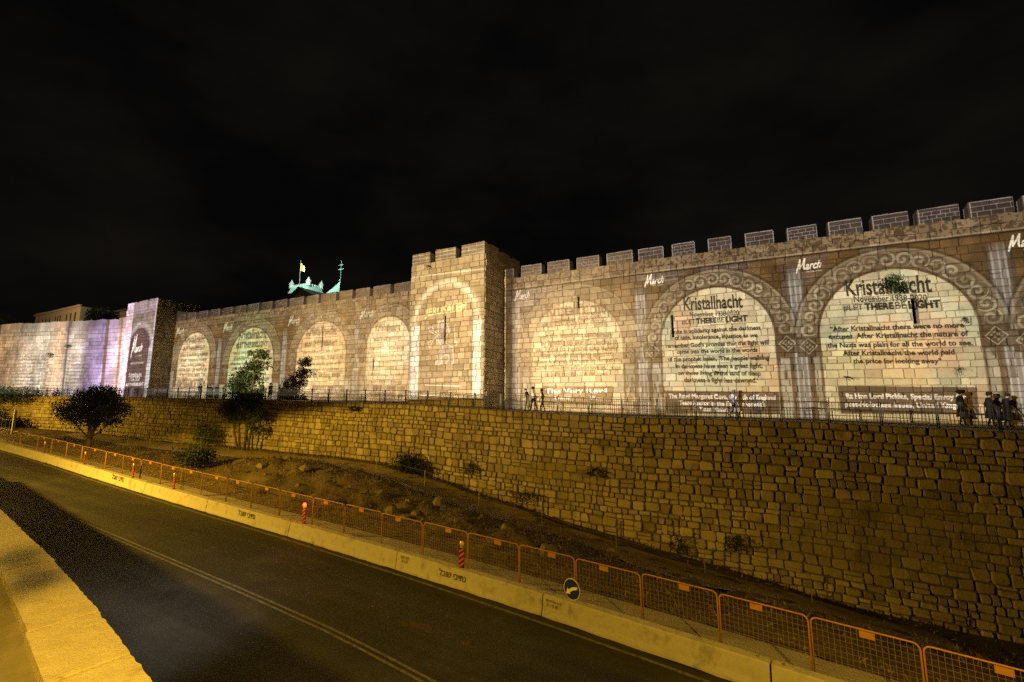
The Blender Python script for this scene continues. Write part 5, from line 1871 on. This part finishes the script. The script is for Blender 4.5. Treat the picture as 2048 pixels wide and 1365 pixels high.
SP = thing('church_spire', 'pale green pyramid spire topped by a dark double cross behind the wall', 'spire', (-89.9, 80, 10))
MB().add([(-93.2, 77, 27.0), (-86.6, 77, 27.0), (-86.6, 83.6, 27.0), (-93.2, 83.6, 27.0), (-89.9, 80.3, 32.0)], [(0, 1, 4), (1, 2, 4), (2, 3, 4), (3, 0, 4)]).build('spire_roof', M['copper'], SP)
MB().box(-92.8, -87.0, 77.4, 83.2, 8, 27.02).build('spire_base', M['pale_stone'], SP)
MB().lathe((-89.9, 80.3, 31.9), [(.08, 0), (.32, .2), (.32, .5), (.08, .7)], 10).build('ball', M['copper'], SP)
MB().tube([(-89.9, 80.3, 32.4), (-89.9, 80.3, 37.2)], .09, 6).build('cross_post', M['copper'], SP)
for z, w in ((36.1, .75), (35.0, .95)):
    MB().tube([(-89.9 - w, 80.3, z), (-89.9 + w, 80.3, z)], .10, 6).build('cross_arm', M['copper'], SP)
GB = thing('gabled_house', 'dim brown gable end peeping over the wall before the church tower', 'house', (-77.5, 60, 10))
MB().add([(-82.4, 60, 8), (-73.4, 60, 8), (-73.4, 60, 21.6), (-78.2, 60, 24.0), (-82.4, 60, 21.6), (-82.4, 68, 8), (-73.4, 68, 8), (-73.4, 68, 21.6), (-78.2, 68, 24.0), (-82.4, 68, 21.6)],
         [(0, 1, 2, 3, 4), (9, 8, 7, 6, 5), (1, 6, 7, 2), (0, 4, 9, 5)]).build('gable_wall', M['bldg'], GB)
MB().add([(-73.0, 59.7, 21.45), (-78.2, 59.7, 24.1), (-78.2, 68.2, 24.1), (-73.0, 68.2, 21.45), (-83.0, 59.7, 21.3), (-83.0, 68.2, 21.3),
          (-73.0, 59.7, 21.6), (-78.2, 59.7, 24.28), (-78.2, 68.2, 24.28), (-73.0, 68.2, 21.6), (-83.0, 59.7, 21.48), (-83.0, 68.2, 21.48)],
         [(6, 9, 8, 7), (7, 8, 11, 10), (0, 1, 7, 6), (1, 4, 10, 7), (0, 3, 2, 1), (1, 2, 5, 4)]).build('roof', M['roof_tile'], GB)
FL = thing('flag', 'yellow and white flag on a thin mast above the wall', 'flag', (-104.4, 80, 20))
MB().tube([(-104.4, 80, 20), (-104.4, 80, 39.4)], .06, 6).build('mast', M['steel'], FL)
for nm, x0, x1, mt in (('yellow_half', 0, 1.15, 'flag_yellow'), ('white_half', 1.15, 2.2, 'flag_white')):
    b = MB()
    v, f = [], []
    for th in (0, .02):
        for i in range(7):
            s_ = x0 + (x1 - x0) * i / 6
            for j in range(4):
                h = 2.1 * (1 - .22 * s_) * j / 3
                v.append((-104.3 + s_ * .85, 80 + .18 * math.sin(s_ * 5) + th, 36.6 - .25 * s_ + h * (1 if s_ > .01 else 1)))
    for o_ in (0, 28):
        for i in range(6):
            for j in range(3):
                q = (o_ + i * 4 + j, o_ + (i + 1) * 4 + j, o_ + (i + 1) * 4 + j + 1, o_ + i * 4 + j + 1)
                f.append(q if o_ == 0 else q[::-1])
    b.add(v, f).build(nm, M[mt], FL, True)

# ---- flat-roofed building behind the far wall
lamp('building_fill', (-165, 38, 26), 16000, (1.0, .66, .32), .3)  # added lamp, unseen, stands in for city light on the building
BD = thing('stone_building', 'dim flat roofed stone building with narrow dark windows behind the far left wall', 'building', (-186, 62, 10))
zr = lambda x: 31.2 - (x + 200.5) * .03
MB().add([(-200.5, 60, 6), (-170, 60, 6), (-170, 60, zr(-170)), (-200.5, 60, zr(-200.5)), (-200.5, 84, 6), (-170, 84, 6), (-170, 84, zr(-170)), (-200.5, 84, zr(-200.5))],
         [(0, 1, 2, 3), (1, 5, 6, 2), (5, 4, 7, 6), (4, 0, 3, 7), (3, 2, 6, 7)]).build('wall', M['bldg'], BD)
MB().box(-200.9, -169.6, 59.6, 60.0, 30.25, 30.75).build('string_course', M['bldg'], BD)
for x in (-197.3, -194.6, -192.2, -189.6, -185.6, -184.0, -182.4, -178.2, -175.6, -172.8):
    z0 = 25.6
    wf = MB()
    wf.box(x - .55, x + .55, 59.86, 59.99, z0 - .15, z0)
    wf.box(x - .55, x - .42, 59.9, 59.995, z0, z0 + 3.2)
    wf.box(x + .42, x + .55, 59.9, 59.995, z0, z0 + 3.2)
    wo_ = wf.build('window', M['bldg'], BD)
    MB().box(x - .42, x + .42, 59.95, 59.99, z0, z0 + 3.2).build('pane', M['window_dark'], wo_)
B2 = thing('roof_house', 'low dim house roof showing beside the treetop behind the far wall', 'house', (-140, 58, 10))
MB().box(-144, -132, 56, 66, 8, 24.6).build('wall', M['bldg'], B2)
MB().box(-144.4, -131.6, 55.6, 66.4, 24.6, 25.0).build('roof', M['roof_tile'], B2)

# ---- palm whose fronds reach in at the left edge
PX, PY, cz = -137.0, 33.5, 19.6
PT = thing('palm_tree', 'palm tree whose frond tips reach in at the left edge', 'tree', (PX, PY, 4))
MB().tube([(PX, PY, 3), (PX - .1, PY, 12), (PX, PY, cz)], [.36, .28, .26], 9).build('trunk', M['bark'], PT, True)
pr = np.random.default_rng(95)
for k in range(20):
    an, el = 2 * PI * k / 20, pr.uniform(-.1, .9)
    d = np.array([math.cos(an), math.sin(an), 0])
    pts = [np.array([PX, PY, cz]) + d * t * 4.4 + np.array([0, 0, el * t * 3.0 - 3.0 * t * t]) for t in np.linspace(0, 1, 7)]
    fb = MB()
    fb.tube([tuple(p) for p in pts], [.03, .028, .025, .02, .015, .01, .006], 4)
    for i in range(1, 7):
        for q in range(5):
            t = (i - 1 + q / 5)
            p = pts[i - 1] + (pts[i] - pts[i - 1]) * (q / 5)
            for s_ in (-1, 1):
                sd = np.cross(d, (0, 0, 1)) * s_
                tip = p + sd * .85 * (1.1 - t / 8) + d * .35 + np.array([0, 0, -.3])
                fb.add([tuple(p), tuple(p + d * .12), tuple(tip)], [(0, 1, 2)], pr.random())
    fb.build('frond', M['leaf'], PT)

# ---- street sign on the terrace just out of the picture: its shadow falls on the coping
SG = thing('terrace_sign', 'sign post with two round plates standing on the terrace beside the parapet', 'sign', (-.92, -.07, -1.21))
MB().tube([(-.92, -.07, -1.21), (-.92, -.07, 1.25)], .014, 7).build('post', M['steel'], SG)
for (x, y, z) in ((-.73, -.10, 1.13), (-1.10, -.03, 1.13)):
    c = Vector((x, y, z))
    nrm = Vector((.80, -.33, .46)).normalized()
    a = nrm.cross(Vector((0, 0, 1))).normalized()
    bb = a.cross(nrm).normalized()
    v = [tuple(c + (a * math.cos(2 * PI * k / 24) + bb * math.sin(2 * PI * k / 24)) * .092 + nrm * t) for t in (-.008, .008) for k in range(24)]
    MB().add(v, [tuple(range(24))[::-1], tuple(range(24, 48))] + [(k, (k + 1) % 24, (k + 1) % 24 + 24, k + 24) for k in range(24)]).build('plate', M['blue'], SG)

# ---- worn patch and a few scraps on the asphalt
b = MB()
pr = np.random.default_rng(97)
for (x, y, s_) in ((-8.6, 11.0, .35), (-8.2, 10.9, .18), (-7.6, 10.95, .12), (-7.1, 10.9, .16), (-9.0, 10.85, .2)):
    n = 11
    v = [(x + s_ * pr.uniform(.6, 1.3) * math.cos(2 * PI * k / n), y + .55 * s_ * pr.uniform(.6, 1.3) * math.sin(2 * PI * k / n), 0) for k in range(n)]
    v = [(p[0], p[1], road_z(p[0]) + .006) for p in v]
    b.add(v, [tuple(range(n))])
structure(b.build('road_patch', surf('road_patch', (.045, .028, .020), (.07, .042, .03), scale=5, bump=.2)))

bpy.data.scenes.remove(TMP)
